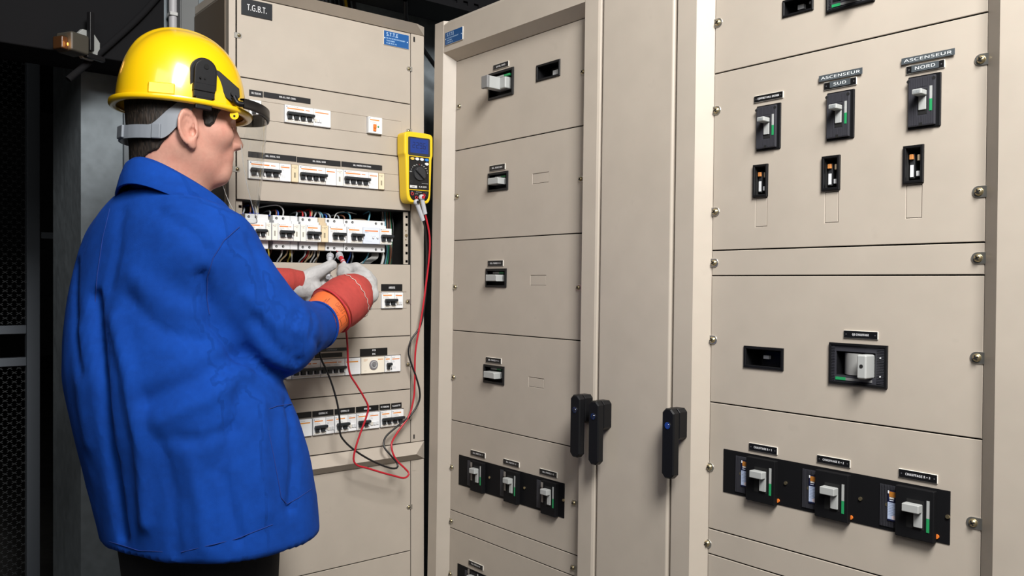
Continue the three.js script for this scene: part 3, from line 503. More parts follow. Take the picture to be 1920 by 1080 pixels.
// closed rows below
device('white breaker half hidden behind the gloved hand', null, -0.034, [[655, 696, 'small', { tog: [[660, 676, 2]] }]]);
device('small breaker alone under the ARRIVEE label', null, -0.034, [[714.6, 739, 'small', { tog: [[719.5, 741, 2]] }], [739, 755, 'rcd', { test: [742.5, 752.5] }]]);
device('long eight-lever breaker pair under the COMPRESSEUR tape', null, -0.209, [[536, 546, 'plain', {}], [546.5, 600, 'breaker', { tog: [[548, 599, 4]] }], [600, 645.6, 'breaker', { tog: [[600, 645, 4]] }]]);
device('plain white block with one orange line beside the rotary timer', null, -0.209, [[646, 675.2, 'plain', {}]], { name: 'auxiliary_module', category: 'module' });
{
  const g = device('cream rotary timer module with a round grey dial', null, -0.209, [[676, 720, 'timer', { mat: M.whiteWarm }]], { name: 'rotary_timer', category: 'timer' });
  const x = uA(699) - (uA(676) + uA(720)) / 2, y = 0.0225 + 0.001;
  const d = obj('dial', [T(cylZ(0.0128, 0.007, 0.0105, 0, 0, 28), x, y, 0)], std(lin(0.24, 0.22, 0.24), 0.4), g); obj('dial_ring', T(new THREE.TorusGeometry(0.0085, 0.0016, 8, 28), x, y, 0.0105), M.grey, d); obj('dial_pointer', [T(cylZ(0.004, 0.0105, 0.0125, 0, 0, 18), x, y, 0)], M.greyDark, d);
}
device('small breaker at the end of the row beside the rotary timer', null, -0.209, [[720.6, 732.5, 'small', { tog: [[722.8, 730.5, 1]], dot: 733 }], [732.5, 750.5, 'rcd', {}]]);
device('plain white block beside the jacket in the lowest breaker row', null, -0.359, [[560, 584.6, 'plain', {}]], { name: 'auxiliary_module', category: 'module' });
for (const [a, b, c, t0, t1, q0, q1, lab] of [[586, 610, 626, 588, 611.5, 612.5, 626, 'two-pole breaker under the CENTRALE 4C label'], [626.8, 651.5, 667.5, 629.3, 653, 654, 667, 'two-pole breaker under the CENTRALE 3E label'], [668.2, 691, 711.2, 669.6, 692, 693, 709, 'two-pole breaker under the DIVERS label behind the red lead']]) device(lab, null, -0.359, [[a, b, 'small', { tog: [[t0, t1 - 1.5, 2]] }], [b, c, 'rcd', { test: [q0, q1] }]]);
device('pair of two-pole breakers under the PC PARKING and PC LOCAUX labels', null, -0.359, [[713, 733.6, 'small', { tog: [[714.2, 733, 2]] }], [733.8, 756, 'small', { tog: [[734.5, 754, 2]] }]]);

// ---------- wiring in the open row: each wire a thing of its own
{
  const R = rng(23);
  const WC = { white: lin(0.62, 0.62, 0.60), grey: lin(0.33, 0.36, 0.38), blue: lin(0.03, 0.10, 0.42), sky: lin(0.12, 0.33, 0.42), red: lin(0.5, 0.03, 0.03), brown: lin(0.16, 0.06, 0.03), black: lin(0.015, 0.015, 0.015), yellow: lin(0.42, 0.33, 0.06), tan: lin(0.45, 0.33, 0.2), green: lin(0.03, 0.22, 0.12) };
  const wm = {}; for (const k in WC) wm[k] = std(WC[k], 0.42);
  const near = (px) => px < 509 ? 'the open-row breaker by the sleeve' : px < 563 ? 'the second breaker of the open row' : px < 601 ? 'the third breaker of the open row' : px < 615 ? 'the cream module of the open row' : px < 650 ? 'the breaker under test' : 'the wide breaker of the open row';
  const word = { sky: 'pale blue' };
  function wire(col, pts, r, where, lug, grp) {
    const m = obj('wire', tube(pts.map(([u, v, n]) => FA.p(u, v, n)), r, 18, 6), wm[col], scene); mark(m, `${word[col] || col} insulated wire ${where}`, 'wire', grp || `${word[col] || col} wires ${where}`);
    if (lug) obj('ferrule', tube([pts[0], pts[0].map((c, i) => c + (pts[1][i] - c) * 0.35)].map(([u, v, n]) => FA.p(u, v, n)), r * 1.5, 2, 8), std(lin(0.02, 0.03, 0.25), 0.4), m);
  }
  const top = (px, col, lean, h, lug = true) => { const u = uA(px); wire(col, [[u, 0.182, -0.03], [u + lean * 0.3, 0.182 + h * 0.6, -0.03], [u + lean * 0.8, 0.182 + h, -0.045], [u + lean * 1.5, 0.182 + h * 0.9, -0.10]], 0.0022, 'curving up from ' + near(px), lug); };
  for (const [p, c, l, h] of [[465, 'grey', 0.012, 0.018], [479, 'brown', 0.004, 0.03], [486, 'blue', -0.004, 0.026], [491, 'white', -0.008, 0.032], [494, 'yellow', -0.004, 0.034], [516, 'grey', 0.006, 0.015], [528, 'brown', 0.004, 0.018], [532, 'blue', 0.001, 0.018], [565.5, 'grey', 0.01, 0.016], [578, 'red', 0.003, 0.02], [584, 'grey', 0.001, 0.018], [592, 'red', 0.006, 0.024], [594, 'tan', 0.009, 0.026], [599, 'grey', 0.018, 0.02], [612, 'grey', -0.003, 0.02], [617, 'sky', -0.012, 0.022], [623, 'blue', 0.002, 0.014], [631, 'grey', -0.009, 0.018], [647, 'grey', -0.004, 0.014], [658, 'brown', -0.006, 0.015], [668.5, 'sky', -0.006, 0.024], [702, 'sky', 0.016, 0.03]]) top(p, c, l, h, c !== 'sky');
  wire('white', [[uA(541), 0.182, -0.03], [uA(541), 0.2, -0.028], [uA(533), 0.211, -0.03], [uA(515), 0.209, -0.05], [uA(497), 0.2, -0.09]], 0.0018, 'arching over the second breaker of the open row');
  wire('white', [[uA(637), 0.182, -0.03], [uA(641), 0.197, -0.03], [uA(652), 0.205, -0.04], [uA(675), 0.208, -0.06], [uA(700), 0.207, -0.09]], 0.0014, 'arching thinly over the wide breaker');
  for (let k = 0; k < 3; k++) wire('tan', [[uA(684), 0.19 - 0.003 * k, -0.06], [uA(700), 0.189 - 0.003 * k, -0.05], [uA(715), 0.181 - 0.002 * k, -0.05]], 0.0011, 'lying flat above the wide breaker');
  // below the terminals
  const bot = (px, col, lean, n = -0.03, len = 0.03, r = 0.0022) => { const u = uA(px, 480); wire(col, [[u, 0.100, n], [u + lean * 0.3, 0.100 - len * 0.5, n - 0.006 * R()], [u + lean, 0.100 - len, n - 0.02], [u + lean * 1.3, 0.066 - 0.012, n - 0.03]], r, 'hanging below ' + near(px)); };
  for (const [p, c, l, n] of [[492, 'tan', 0.002], [497, 'yellow', 0.006], [501, 'white', 0.004], [507, 'white', 0.012], [513, 'yellow', 0.01], [529, 'brown', -0.02, -0.06], [540, 'white', -0.004], [545, 'brown', -0.002, -0.05], [551, 'tan', -0.012], [554, 'yellow', 0.004], [557, 'white', 0.010], [572, 'brown', -0.02, -0.06], [584, 'grey', -0.008], [590, 'red', -0.01], [592, 'tan', -0.002], [598, 'tan', -0.012], [602, 'white', -0.003], [606, 'tan', 0.006], [610, 'white', -0.006], [645, 'grey', -0.006], [669.5, 'blue', 0.0], [672, 'grey', 0.008], [703, 'sky', -0.006]]) bot(p, c, l, n);
  for (let k = 0; k < 9; k++) wire('white', [[uA(724 - k * 0.7), 0.098, -0.04 - 0.002 * k], [uA(722 - k * 1.6), 0.085, -0.035], [uA(715 - k * 2.1), 0.072, -0.05], [uA(706 - k * 2.2), 0.055, -0.07]], 0.0014, 'fanning out below the end of the wide breaker', false, 'white wires fanning below the wide breaker');
  ['black', 'brown', 'white', 'black', 'sky', 'brown', 'green', 'black', 'brown', 'green', 'black'].forEach((c, i) => { const u = uA(734.5 + i * 2.1), w = 0.004 * (R() - 0.5); wire(c, [[u + w, 0.235, -0.06], [u - w, 0.18, -0.045 - 0.01 * R()], [u, 0.14, -0.05], [u + w, 0.1, -0.045 - 0.01 * R()], [u - w, 0.05, -0.06]], 0.0021, 'in the vertical bundle by the upright', false, 'wires of the vertical bundle by the upright'); });
  wire('white', [[uA(729), 0.1, -0.03], [uA(730.5), 0.085, -0.03], [uA(729), 0.055, -0.04]], 0.004, 'thick and vertical below the end of the rail');
  const tie = obj('cable_clamp', [T(rbox(0.03, 0.02, 0.02, 0.002), 0, 0, 0)], M.black, scene); tie.position.copy(FA.p(uA(742), 0.146, -0.048)); tie.quaternion.copy(FA.quat); mark(tie, 'black clamp holding the vertical wire bundle', 'clamp');
}

// =====================================================================  SWITCHGEAR ON THE RIGHT-HAND BANK
const onB = (r, name, label, category, group) => { const g = thing(name, label, category, FB, [r.uc, r.v0, 0], group); const P = (nm, geo, mat, par) => { if (Array.isArray(geo)) geo = merge(geo); geo.translate(0, r.h / 2, 0); return obj(nm, geo, mat, par || g); }; return [g, P]; };
const ring = (w, h, t, d, bev = 0.0008, ofs = [0, 0]) => boxUV(extrude(R4(-w / 2, w / 2, -h / 2, h / 2), d - bev, bev, [R4(-w / 2 + t + ofs[0], w / 2 - t + ofs[0], -h / 2 + t + ofs[1], h / 2 - t + ofs[1])]));
const greyTex = letterTex(['on'], 4, 1, { bg: '#8d9192', fg: '#4c5052', size: 0.5 }), greenTex = letterTex(['off'], 4, 1, { bg: '#1d8a4a', fg: '#0f4d2a', size: 0.5 });
const greyStrip = std(0xffffff, 0.45, 0, { map: greyTex }), greenStrip = std(0xffffff, 0.45, 0, { map: greenTex });
const sticker = std(0xffffff, 0.4, 0, { map: canvasTex(64, 224, (g, W, H) => { g.fillStyle = '#141a3a'; g.fillRect(0, 0, W, H); g.fillStyle = '#e9ecf2'; g.fillRect(0, 2, 10, 22); g.fillStyle = '#b8762f'; g.fillRect(10, 8, 54, 40); g.fillStyle = '#e6e2da'; g.fillRect(12, 50, 34, 12); g.fillStyle = '#dfe6f2'; g.fillRect(12, 70, 30, 6); g.fillStyle = '#b4c1dc'; g.fillRect(0, 88, W, 124); g.fillStyle = '#6b7894'; for (let i = 0; i < 8; i++) g.fillRect(6, 96 + i * 12, 30 + (i * 13) % 20, 3); g.fillStyle = '#e7d5d8'; g.beginPath(); g.arc(44, 196, 15, 0, 7); g.fill(); }) });
// moulded case breaker with a toggle: ribbed face, window, cap on a shaft, on/off strip
function mccb(r, label, group, o = {}) {
  const [g, P] = onB(r, 'moulded_breaker', label, 'circuit breaker', group), w = r.w, h = r.h, z = o.z ?? 0.006;
  P('case', [T(rbox(w, h, 0.05, 0.0015), 0, 0, z - 0.028)], M.black);
  const fx = -0.02 * w, fw = w * 0.82, face = P('face_plate', bx(fx - fw * 0.53, fx + fw * 0.47, -h * 0.46, h * 0.46, z - 0.004, z + 0.001, 0.0006), M.blackRib);
  const ribs = [], nr = 15; for (let i = 0; i < nr; i++) { const x = fx - fw * 0.51 + fw * 0.96 * (i + 0.5) / nr; for (const [a, b] of (Math.abs(x + w * 0.02) < w * 0.15 ? [[-h * 0.44, -h * 0.27], [h * 0.27, h * 0.44]] : [[-h * 0.44, h * 0.44]])) ribs.push(bx(x - fw * 0.018, x + fw * 0.018, a, b, z + 0.0008, z + 0.0017)); }
  P('ribs', ribs, M.blackRib, face).userData.kind = 'stuff';
  const tx0 = -w * 0.14, tx1 = w * 0.13;
  P('toggle_window', bx(tx0, tx1, -h * 0.25, h * 0.22, z + 0.0009, z + 0.0014), M.hole);
  P('toggle_shaft', bx(tx0 + w * 0.02, tx1 - w * 0.02, -h * 0.17, h * 0.16, z, z + 0.0032, 0.001), M.grey);
  const cap = P('toggle_cap', bx(tx0 - w * 0.02, tx1 + w * 0.01, h * 0.09, h * 0.19, z + 0.002, z + 0.0215, 0.0016), M.grey);
  P('cap_print', T(new THREE.PlaneGeometry(w * 0.2, h * 0.05), -w * 0.01, h * 0.14, z + 0.0219), greyStrip, cap);
  const sx = w * 0.25, sw = w * 0.075; P('on_strip', bx(sx - sw / 2, sx + sw / 2, h * 0.02, h * 0.26, z + 0.001, z + 0.0021), M.grey); P('off_strip', bx(sx - sw / 2, sx + sw / 2, -h * 0.2, h * 0.02, z + 0.001, z + 0.0021), M.green);
  P('corner_screw', [[-0.45, 0.4], [0.33, 0.4]].map(([a, b]) => cylZ(w * 0.05, z + 0.0012, z + 0.002, a * w, b * h, 12)), M.hole);
  P('notch', bx(-w * 0.1, 0, -h * 0.46, -h * 0.4, z + 0.0009, z + 0.0019), M.hole);
  return g;
}
mccb(rR.m1, 'ribbed black breaker with grey toggle under the COFFRET HALL plate'); mccb(rR.m2, 'ribbed black breaker with grey toggle under the ASCENSEUR SUD tape'); mccb(rR.m3, 'ribbed black breaker with grey toggle under the ASCENSEUR NORD tape');
// small recessed windows with fuse carriers
function fuseWindow(r, label) {
  const [g, P] = onB(r, 'fuse_window', label, 'fuse holder', null), w = r.w, h = r.h;
  P('bezel', T(ring(w, h, w * 0.14, 0.006), 0, 0, -0.001), M.black);
  P('recess', [T(box(w, h, 0.002), 0, 0, -0.05), bx(-w / 2, -w * 0.36, -h / 2, h / 2, -0.05, 0.002), bx(w * 0.36, w / 2, -h / 2, h / 2, -0.05, 0.002), bx(-w / 2, w / 2, h * 0.42, h / 2, -0.05, 0.002), bx(-w / 2, w / 2, -h / 2, -h * 0.42, -0.05, 0.002)], M.hole);
  P('fuse_carrier', bx(-w * 0.3, -w * 0.06, -h * 0.36, h * 0.3, -0.03, -0.006, 0.001), M.charcoal);
  P('carrier_tip', bx(-w * 0.28, -w * 0.08, h * 0.14, h * 0.28, -0.008, -0.002, 0.001), std(lin(0.6, 0.24, 0.07), 0.4));
  P('carrier_label', bx(-w * 0.26, -w * 0.1, -h * 0.32, -h * 0.0, -0.0065, -0.0045, 0.0004), M.white);
  P('fuse', [T(cyl(w * 0.11, h * 0.15, 14), w * 0.19, h * 0.18, -0.006)], M.cream); P('fuse_end', [T(rbox(w * 0.24, h * 0.14, 0.006, 0.001), w * 0.18, -h * 0.24, -0.006)], M.white);
}
fuseWindow(rR.f1, 'narrow black fuse window below the COFFRET HALL breaker'); fuseWindow(rR.f2, 'narrow black fuse window below the ASCENSEUR SUD breaker'); fuseWindow(rR.f3, 'narrow black fuse window below the ASCENSEUR NORD breaker');
function indicatorWindow(r, label, lit) {
  const [g, P] = onB(r, 'recessed_window', label, 'window insert', null), w = r.w, h = r.h;
  P('bezel', T(ring(w, h, h * 0.13, 0.004), 0, 0, -0.001), M.black);
  P('recess', [T(box(w, h, 0.002), 0, 0, -0.045), bx(-w / 2, -w * 0.46, -h / 2, h / 2, -0.045, 0.001), bx(w * 0.46, w / 2, -h / 2, h / 2, -0.045, 0.001), bx(-w / 2, w / 2, h * 0.42, h / 2, -0.045, 0.001), bx(-w / 2, w / 2, -h / 2, -h * 0.42, -0.045, 0.001)], M.blackMatt);
  P('inner_block', bx(-w * 0.25, w * 0.3, -h * 0.42, h * 0.3, -0.043, -0.025, 0.001), M.black);
  for (const [x, y, s, t] of lit) P('white_tab', bx((x - s) * w, (x + s) * w, (y - t) * h, (y + t) * h, -0.026, -0.018, 0.0006), M.white);
}
indicatorWindow(rB.win, 'black recessed window with a white tab in the corner cabinet', [[0.06, -0.1, 0.11, 0.2]]);
indicatorWindow(rR.w1, 'black recessed window above the COFFRET HALL breaker', [[-0.1, 0.1, 0.1, 0.14], [0.25, 0.2, 0.08, 0.08]]);
indicatorWindow(rR.w4, 'black recessed window beside the QG CHAUFFAGE switch', [[-0.08, 0.0, 0.07, 0.08], [0.4, 0.05, 0.06, 0.2]]);
// small switches of the corner cabinet: grey lever pointing at the camera, strip above
function smallSwitch(r, label, o = {}) {
  const [g, P] = onB(r, 'lever_switch', label, 'switch', null), w = r.w, h = r.h, L = o.len || 0.022, lw = o.lw || 0.26;
  P('bezel', T(ring(w, h, w * 0.07, 0.004), 0, 0, -0.001), M.black);
  P('recess', [T(box(w * 0.98, h * 0.98, 0.002), 0, 0, -0.012)], M.blackMatt);
  P('on_strip', bx(-w * 0.3, 0.0, h * 0.24, h * 0.32, -0.011, -0.009), M.grey); P('off_strip', bx(0, w * 0.22, h * 0.24, h * 0.32, -0.011, -0.009), M.green);
  const ly = o.ly ?? 0, lh = o.lh || 0.17, x1 = w * 0.28, x0 = x1 - w * 0.5;
  P('lever_base', bx(x0, x1 + w * 0.0, (ly - lh) * h, (ly + lh) * h, -0.011, 0.0, 0.001), M.grey);
  const s = [[-0.5 * w * lw * 2, -lh * h], [0.5 * w * lw * 2, -lh * h], [0.5 * w * lw * 2, lh * h * 0.6], [0.5 * w * lw * 2 - lh * h * 0.5, lh * h], [-0.5 * w * lw * 2, lh * h]];
  P('lever', boxUV(T(extrude(s, L, 0.0012), 0.02 * w, ly * h, -0.004)), M.grey);
}
{ // main switch of the corner cabinet: long grey handle
  const r = rB.main, [g, P] = onB(r, 'rotary_isolator', 'large grey handled isolator at the top of the corner cabinet', 'switch', null), w = r.w, h = r.h;
  P('bezel', T(ring(w, h, w * 0.06, 0.005), 0, 0, -0.001), M.black);
  P('recess', [T(box(w * 0.98, h * 0.98, 0.002), 0, 0, -0.014)], M.blackMatt);
  P('on_strip', bx(-w * 0.2, w * 0.1, h * 0.26, h * 0.33, -0.012, -0.0), M.grey); P('off_strip', bx(w * 0.1, w * 0.32, h * 0.26, h * 0.33, -0.012, 0), M.green);
  P('drum', boxUV(bx(-w * 0.18, w * 0.3, -h * 0.24, h * 0.2, -0.013, 0.012, 0.004)), M.grey);
  const hd = P('handle', boxUV(bx(-w * 0.13, w * 0.09, -h * 0.25, h * 0.2, 0.0, 0.052, 0.002)), M.grey);
  P('handle_tip', boxUV(bx(-w * 0.15, w * 0.10, -h * 0.26, h * 0.2, 0.046, 0.0545, 0.002)), M.greyDark, hd);
}
smallSwitch(rB.s2, 'small black lever switch just below the large isolator panel'); smallSwitch(rB.s3, 'small black lever switch midway down the corner cabinet'); smallSwitch(rB.s4, 'small black lever switch just above the corner cabinet mask plate');
{ // big isolators of the right cabinet
  const bigSwitch = (r, label) => {
    const [g, P] = onB(r, 'rotary_isolator', label, 'switch', null), w = r.w, h = r.h;
    P('bezel', T(ring(w, h, h * 0.06, 0.006), 0, 0, -0.001), M.black);
    P('face_plate', boxUV(T(extrude(R4(-w * 0.47, w * 0.47, -h * 0.45, h * 0.45), 0.003, 0, [R4(-w * 0.38, w * 0.30, -h * 0.28, h * 0.3)]), 0, 0, -0.001)), M.blackRib);
    for (const [a, b] of [[0.33, 0.45], [-0.46, -0.4]]) { const ribs = []; for (let i = 0; i < 22; i++) { const y = -h * 0.42 + h * 0.84 * (i + 0.5) / 22; ribs.push(bx(w * a, w * b, y - h * 0.009, y + h * 0.009, 0.002, 0.0032)); } P('ribs', ribs, M.blackRib).userData.kind = 'stuff'; }
    P('recess', [T(box(w * 0.7, h * 0.62, 0.002), -w * 0.04, 0, -0.03), bx(-w * 0.39, -w * 0.38, -h * 0.29, h * 0.31, -0.03, 0.001), bx(-w * 0.39, w * 0.31, h * 0.3, h * 0.31, -0.03, 0.001), bx(-w * 0.39, w * 0.31, -h * 0.29, -h * 0.28, -0.03, 0.001), bx(w * 0.30, w * 0.31, -h * 0.29, h * 0.31, -0.03, 0.001)], M.blackMatt);
    const dg = new THREE.CylinderGeometry(w * 0.27, w * 0.27, h * 0.52, 40, 1, false, -1.25, 2.5); T(dg, -w * 0.06, 0, -0.025); P('drum', dg, std(lin(0.30, 0.30, 0.29), 0.5, 0, { side: THREE.DoubleSide }));
    const hd = P('handle', boxUV(bx(w * 0.11, w * 0.27, -h * 0.3, h * 0.27, -0.012, 0.027, 0.003)), M.grey); P('padlock_hole', cylZ(0.0032, 0.0265, 0.0275, w * 0.19, 0, 16), M.hole, hd);
    P('off_strip', bx(-w * 0.38, -w * 0.2, -h * 0.4, -h * 0.33, 0.002, 0.0034), M.green); P('on_strip', bx(-w * 0.2, w * 0.25, -h * 0.4, -h * 0.34, 0.002, 0.0034), M.greyDark);
    for (const y of [0.2, -0.24]) P('pip', cylZ(0.0013, 0.003, 0.0045, w * 0.39, y * h, 8), M.white);
  };
  bigSwitch(rR.b4, 'large black isolator with grey handle under the QG CHAUFFAGE plate'); bigSwitch(rR.b1, 'large black isolator cut by the top edge beside a recessed window');
}
// black mask plates with three moulded breakers each
function maskRow(r, f, tog, label, breakers, o) {
  const [g, P] = onB(r, 'mask_plate', label, 'mask plate', null), w = r.w, h = r.h;
  P('plate', boxUV(bx(-w / 2, w / 2, -h / 2, h / 2, -0.003, 0.0012, 0.0004)), M.blackMatt);
  for (const [x, y] of o.screws || []) { const [u, v] = f.at(x, y, 0.002); P('plate_screw', [cylZ(0.0032, 0.001, 0.0035, u - r.uc, v - r.vc, 12)], M.brass); }
  for (const [x, y] of o.dots || []) { const [u, v] = f.at(x, y, 0.002); P('orange_plug', [cylZ(0.0034, 0.001, 0.0035, u - r.uc, v - r.vc, 12)], M.orange); }
  tog.forEach(([x, y], i) => {
    const [u, v] = f.at(x, y, 0.02), bw = o.bw, bh = h * 1.1;
    const b = thing('moulded_breaker', breakers[i], 'circuit breaker', FB, [u, r.vc - bh / 2, 0.001]); const Q = (nm, geo, mat, par) => { if (Array.isArray(geo)) geo = merge(geo); geo.translate(0, bh / 2, 0); return obj(nm, geo, mat, par || b); };
    const ty = v - r.vc;
    const cs = Q('case', boxUV(bx(-bw * 0.32, bw * 0.3, -bh / 2 + 0.003, h * 0.46, 0, 0.012, 0.0015)), M.blackMatt);
    const ribs = []; for (let k = 0; k < 12; k++) { const xx = -bw * 0.62 + k * bw * 0.026; ribs.push(bx(xx, xx + bw * 0.012, -h * 0.42, h * 0.4, 0, 0.0022)); } Q('ribs', ribs, M.blackRib, cs).userData.kind = 'stuff';
    Q('toggle_slot', bx(-bw * 0.13, bw * 0.15, ty - 0.034, ty + 0.012, 0.0118, 0.0124), M.hole);
    Q('toggle_shaft', bx(-bw * 0.005, bw * 0.13, ty - 0.031, ty - 0.004, 0.012, 0.0155, 0.001), M.grey);
    Q('toggle_cap', bx(-bw * 0.14, bw * 0.13, ty - 0.0065, ty + 0.0065, 0.012, 0.0275, 0.0014), M.grey);
    Q('on_strip', bx(bw * 0.19, bw * 0.235, ty - 0.014, ty + 0.014, 0.012, 0.0128), M.grey); Q('off_strip', bx(bw * 0.19, bw * 0.235, ty - 0.036, ty - 0.014, 0.012, 0.0128), M.green);
    if (o.sticker) { const sg = new THREE.PlaneGeometry(bw * 0.15, 0.05); Q('rating_sticker', T(sg, -bw * 0.41, ty - 0.008, 0.0032), sticker); Q('sticker_base', bx(-bw * 0.5, -bw * 0.33, ty - 0.034, ty + 0.018, 0, 0.0028, 0.0004), M.black); } else Q('rating_tab', [bx(-bw * 0.28, -bw * 0.2, ty - 0.03, ty + 0.005, 0.012, 0.0128), bx(-bw * 0.3, -bw * 0.22, ty + 0.006, ty + 0.018, 0.012, 0.0128)], std(lin(0.22, 0.2, 0.18), 0.5));
  });
}
maskRow(rR.m5, FB, [[1421.5, 890.5], [1555, 921], [1711, 953]], 'long black mask plate holding the three CHAUFFAGE breakers', ['black breaker with sticker and grey toggle at the handle end of the CHAUFFAGE mask plate', 'black breaker with sticker and grey toggle in the middle of the CHAUFFAGE mask plate', 'black breaker with sticker and grey toggle at the hinge end of the CHAUFFAGE mask plate'], { bw: 0.1, sticker: true, screws: [[1389.3, 888.8], [1473.3, 906.6], [1516.5, 916.2], [1613.3, 936], [1663.8, 946.8], [1777, 969.6]], dots: [[1458.7, 939.5], [1595.8, 971], [1756.8, 1006.8]] });
maskRow(rB.m5, FB, [[889, 883.5], [952.6, 902], [1023.4, 923]], 'long black mask plate holding the breakers FORCE R + 1 to R + 3', ['black breaker with grey toggle at the corner end of the FORCE mask plate', 'black breaker with grey toggle in the middle of the FORCE mask plate', 'black breaker with grey toggle at the handle end of the FORCE mask plate'], { bw: 0.085, screws: [[918, 896], [983.6, 915.6], [1056.6, 938.6]] });
maskRow(rB.m7, FB, [[884, 1085]], 'black mask plate at the bottom of the corner cabinet, cut by the picture edge', ['black breaker in the bottom mask plate of the corner cabinet'], { bw: 0.085 });

// =====================================================================  MULTIMETER AND TEST LEADS
const meterN = 0.012, meterR = FA.rect(749, 257, 811.5, 382, 0.035);
const MT = thing('multimeter', 'yellow and black digital multimeter with blue lit screen hanging on the cabinet edge', 'multimeter', FA, [meterR.uc + 0.001, meterR.v0 - 0.004, meterN]);
{
  const W = 0.094, H = 0.196; // metres
  const X = (t) => t * W / 2, Y = (t) => t * H;
  const outline = (e) => { const s = new THREE.Shape(); const w = W / 2 - e; s.moveTo(-w * 0.5, e); s.bezierCurveTo(-w * 0.75, e, -w * 0.82, Y(0.06), -w * 0.84, Y(0.14)); s.lineTo(-w * 0.92, Y(0.62)); s.bezierCurveTo(-w * 0.93, Y(0.66), -w, Y(0.67), -w, Y(0.7)); s.lineTo(-w, Y(0.93)); s.bezierCurveTo(-w, H - e, -w * 0.8, H - e, 0, H - e); s.bezierCurveTo(w * 0.8, H - e, w, H - e, w, Y(0.93)); s.lineTo(w, Y(0.7)); s.bezierCurveTo(w, Y(0.67), w * 0.93, Y(0.66), w * 0.92, Y(0.62)); s.lineTo(w * 0.84, Y(0.14)); s.bezierCurveTo(w * 0.82, Y(0.06), w * 0.75, e, w * 0.5, e); s.closePath(); return s; };
  const yel = std(lin(0.86, 0.58, 0.015), 0.42);
  obj('case', new THREE.ExtrudeGeometry(outline(0), { depth: 0.030, bevelEnabled: true, bevelSize: 0.004, bevelOffset: -0.004, bevelThickness: 0.005, bevelSegments: 3, curveSegments: 8 }), yel, MT);
  const z = 0.0352;
  const rr = (x0, x1, y0, y1, r, d) => { const s = new THREE.Shape(); s.moveTo(x0 + r, y0); s.lineTo(x1 - r, y0); s.quadraticCurveTo(x1, y0, x1, y0 + r); s.lineTo(x1, y1 - r); s.quadraticCurveTo(x1, y1, x1 - r, y1); s.lineTo(x0 + r, y1); s.quadraticCurveTo(x0, y1, x0, y1 - r); s.lineTo(x0, y0 + r); s.quadraticCurveTo(x0, y0, x0 + r, y0); return new THREE.ExtrudeGeometry(s, { depth: d, bevelEnabled: true, bevelSize: 0.0005, bevelOffset: -0.0005, bevelThickness: 0.0005, bevelSegments: 1 }); };
  obj('screen_frame', T(rr(X(-0.76), X(0.76), Y(0.665), Y(0.925), 0.005, 0.0012), 0, 0, z - 0.0005), M.charcoal, MT);
  const lcd = canvasTex(256, 160, (g, w, h) => { g.fillStyle = '#2a56b8'; g.fillRect(0, 0, w, h); g.strokeStyle = '#16367c'; g.lineWidth = 8; const seg = { 2: 'abged', 9: 'abcdfg', 6: 'acdefg' }; const dg = (x, y, c) => { const a = 30, b = 30, P = { a: [x, y, x + a, y], b: [x + a, y, x + a, y + b], c: [x + a, y + b, x + a, y + 2 * b], d: [x, y + 2 * b, x + a, y + 2 * b], e: [x, y + b, x, y + 2 * b], f: [x, y, x, y + b], g: [x, y + b, x + a, y + b] }; for (const k of seg[c]) { const q = P[k]; g.beginPath(); g.moveTo(q[0], q[1]); g.lineTo(q[2], q[3]); g.stroke(); } }; dg(34, 44, 2); dg(84, 44, 2); dg(134, 44, 9); dg(184, 44, 6); g.fillStyle = '#16367c'; g.fillRect(171, 100, 8, 8); g.font = '20px sans-serif'; g.fillText('V', 226, 70); g.font = 'bold 18px monospace'; g.fillText('50.0', 150, 138); });
  obj('screen', T(new THREE.PlaneGeometry(X(1.26), Y(0.205)), 0, Y(0.803), z + 0.0016), new THREE.MeshStandardMaterial({ color: 0x223355, map: lcd, emissive: 0xffffff, emissiveMap: lcd, emissiveIntensity: 0.42, roughness: 0.25 }), MT);
  const sl = new THREE.RectAreaLight(lin(0.1, 0.25, 1), 0.25, X(1.26), Y(0.205)); sl.position.set(0, Y(0.803), z + 0.003); sl.lookAt(0, 0, 1); const slg = new THREE.Object3D(); slg.position.set(0, Y(0.803), z + 0.003); sl.position.set(0, 0, 0); sl.rotation.set(0, Math.PI, 0); MT.add(sl); sl.position.set(0, Y(0.803), z + 0.003);
  const face = obj('face', T(rr(X(-0.70), X(0.70), Y(0.19), Y(0.652), 0.002, 0.0008), 0, 0, z - 0.0005), M.black, MT);
  obj('jack_panel', (() => { const s = new THREE.Shape(); s.moveTo(X(-0.68), Y(0.175)); s.lineTo(X(0.68), Y(0.175)); s.lineTo(X(0.66), Y(0.12)); s.quadraticCurveTo(X(0.6), Y(0.045), X(0.36), Y(0.035)); s.lineTo(X(-0.36), Y(0.035)); s.quadraticCurveTo(X(-0.6), Y(0.045), X(-0.66), Y(0.12)); s.closePath(); return T(new THREE.ExtrudeGeometry(s, { depth: 0.001, bevelEnabled: false }), 0, 0, z - 0.0003); })(), M.black, MT);
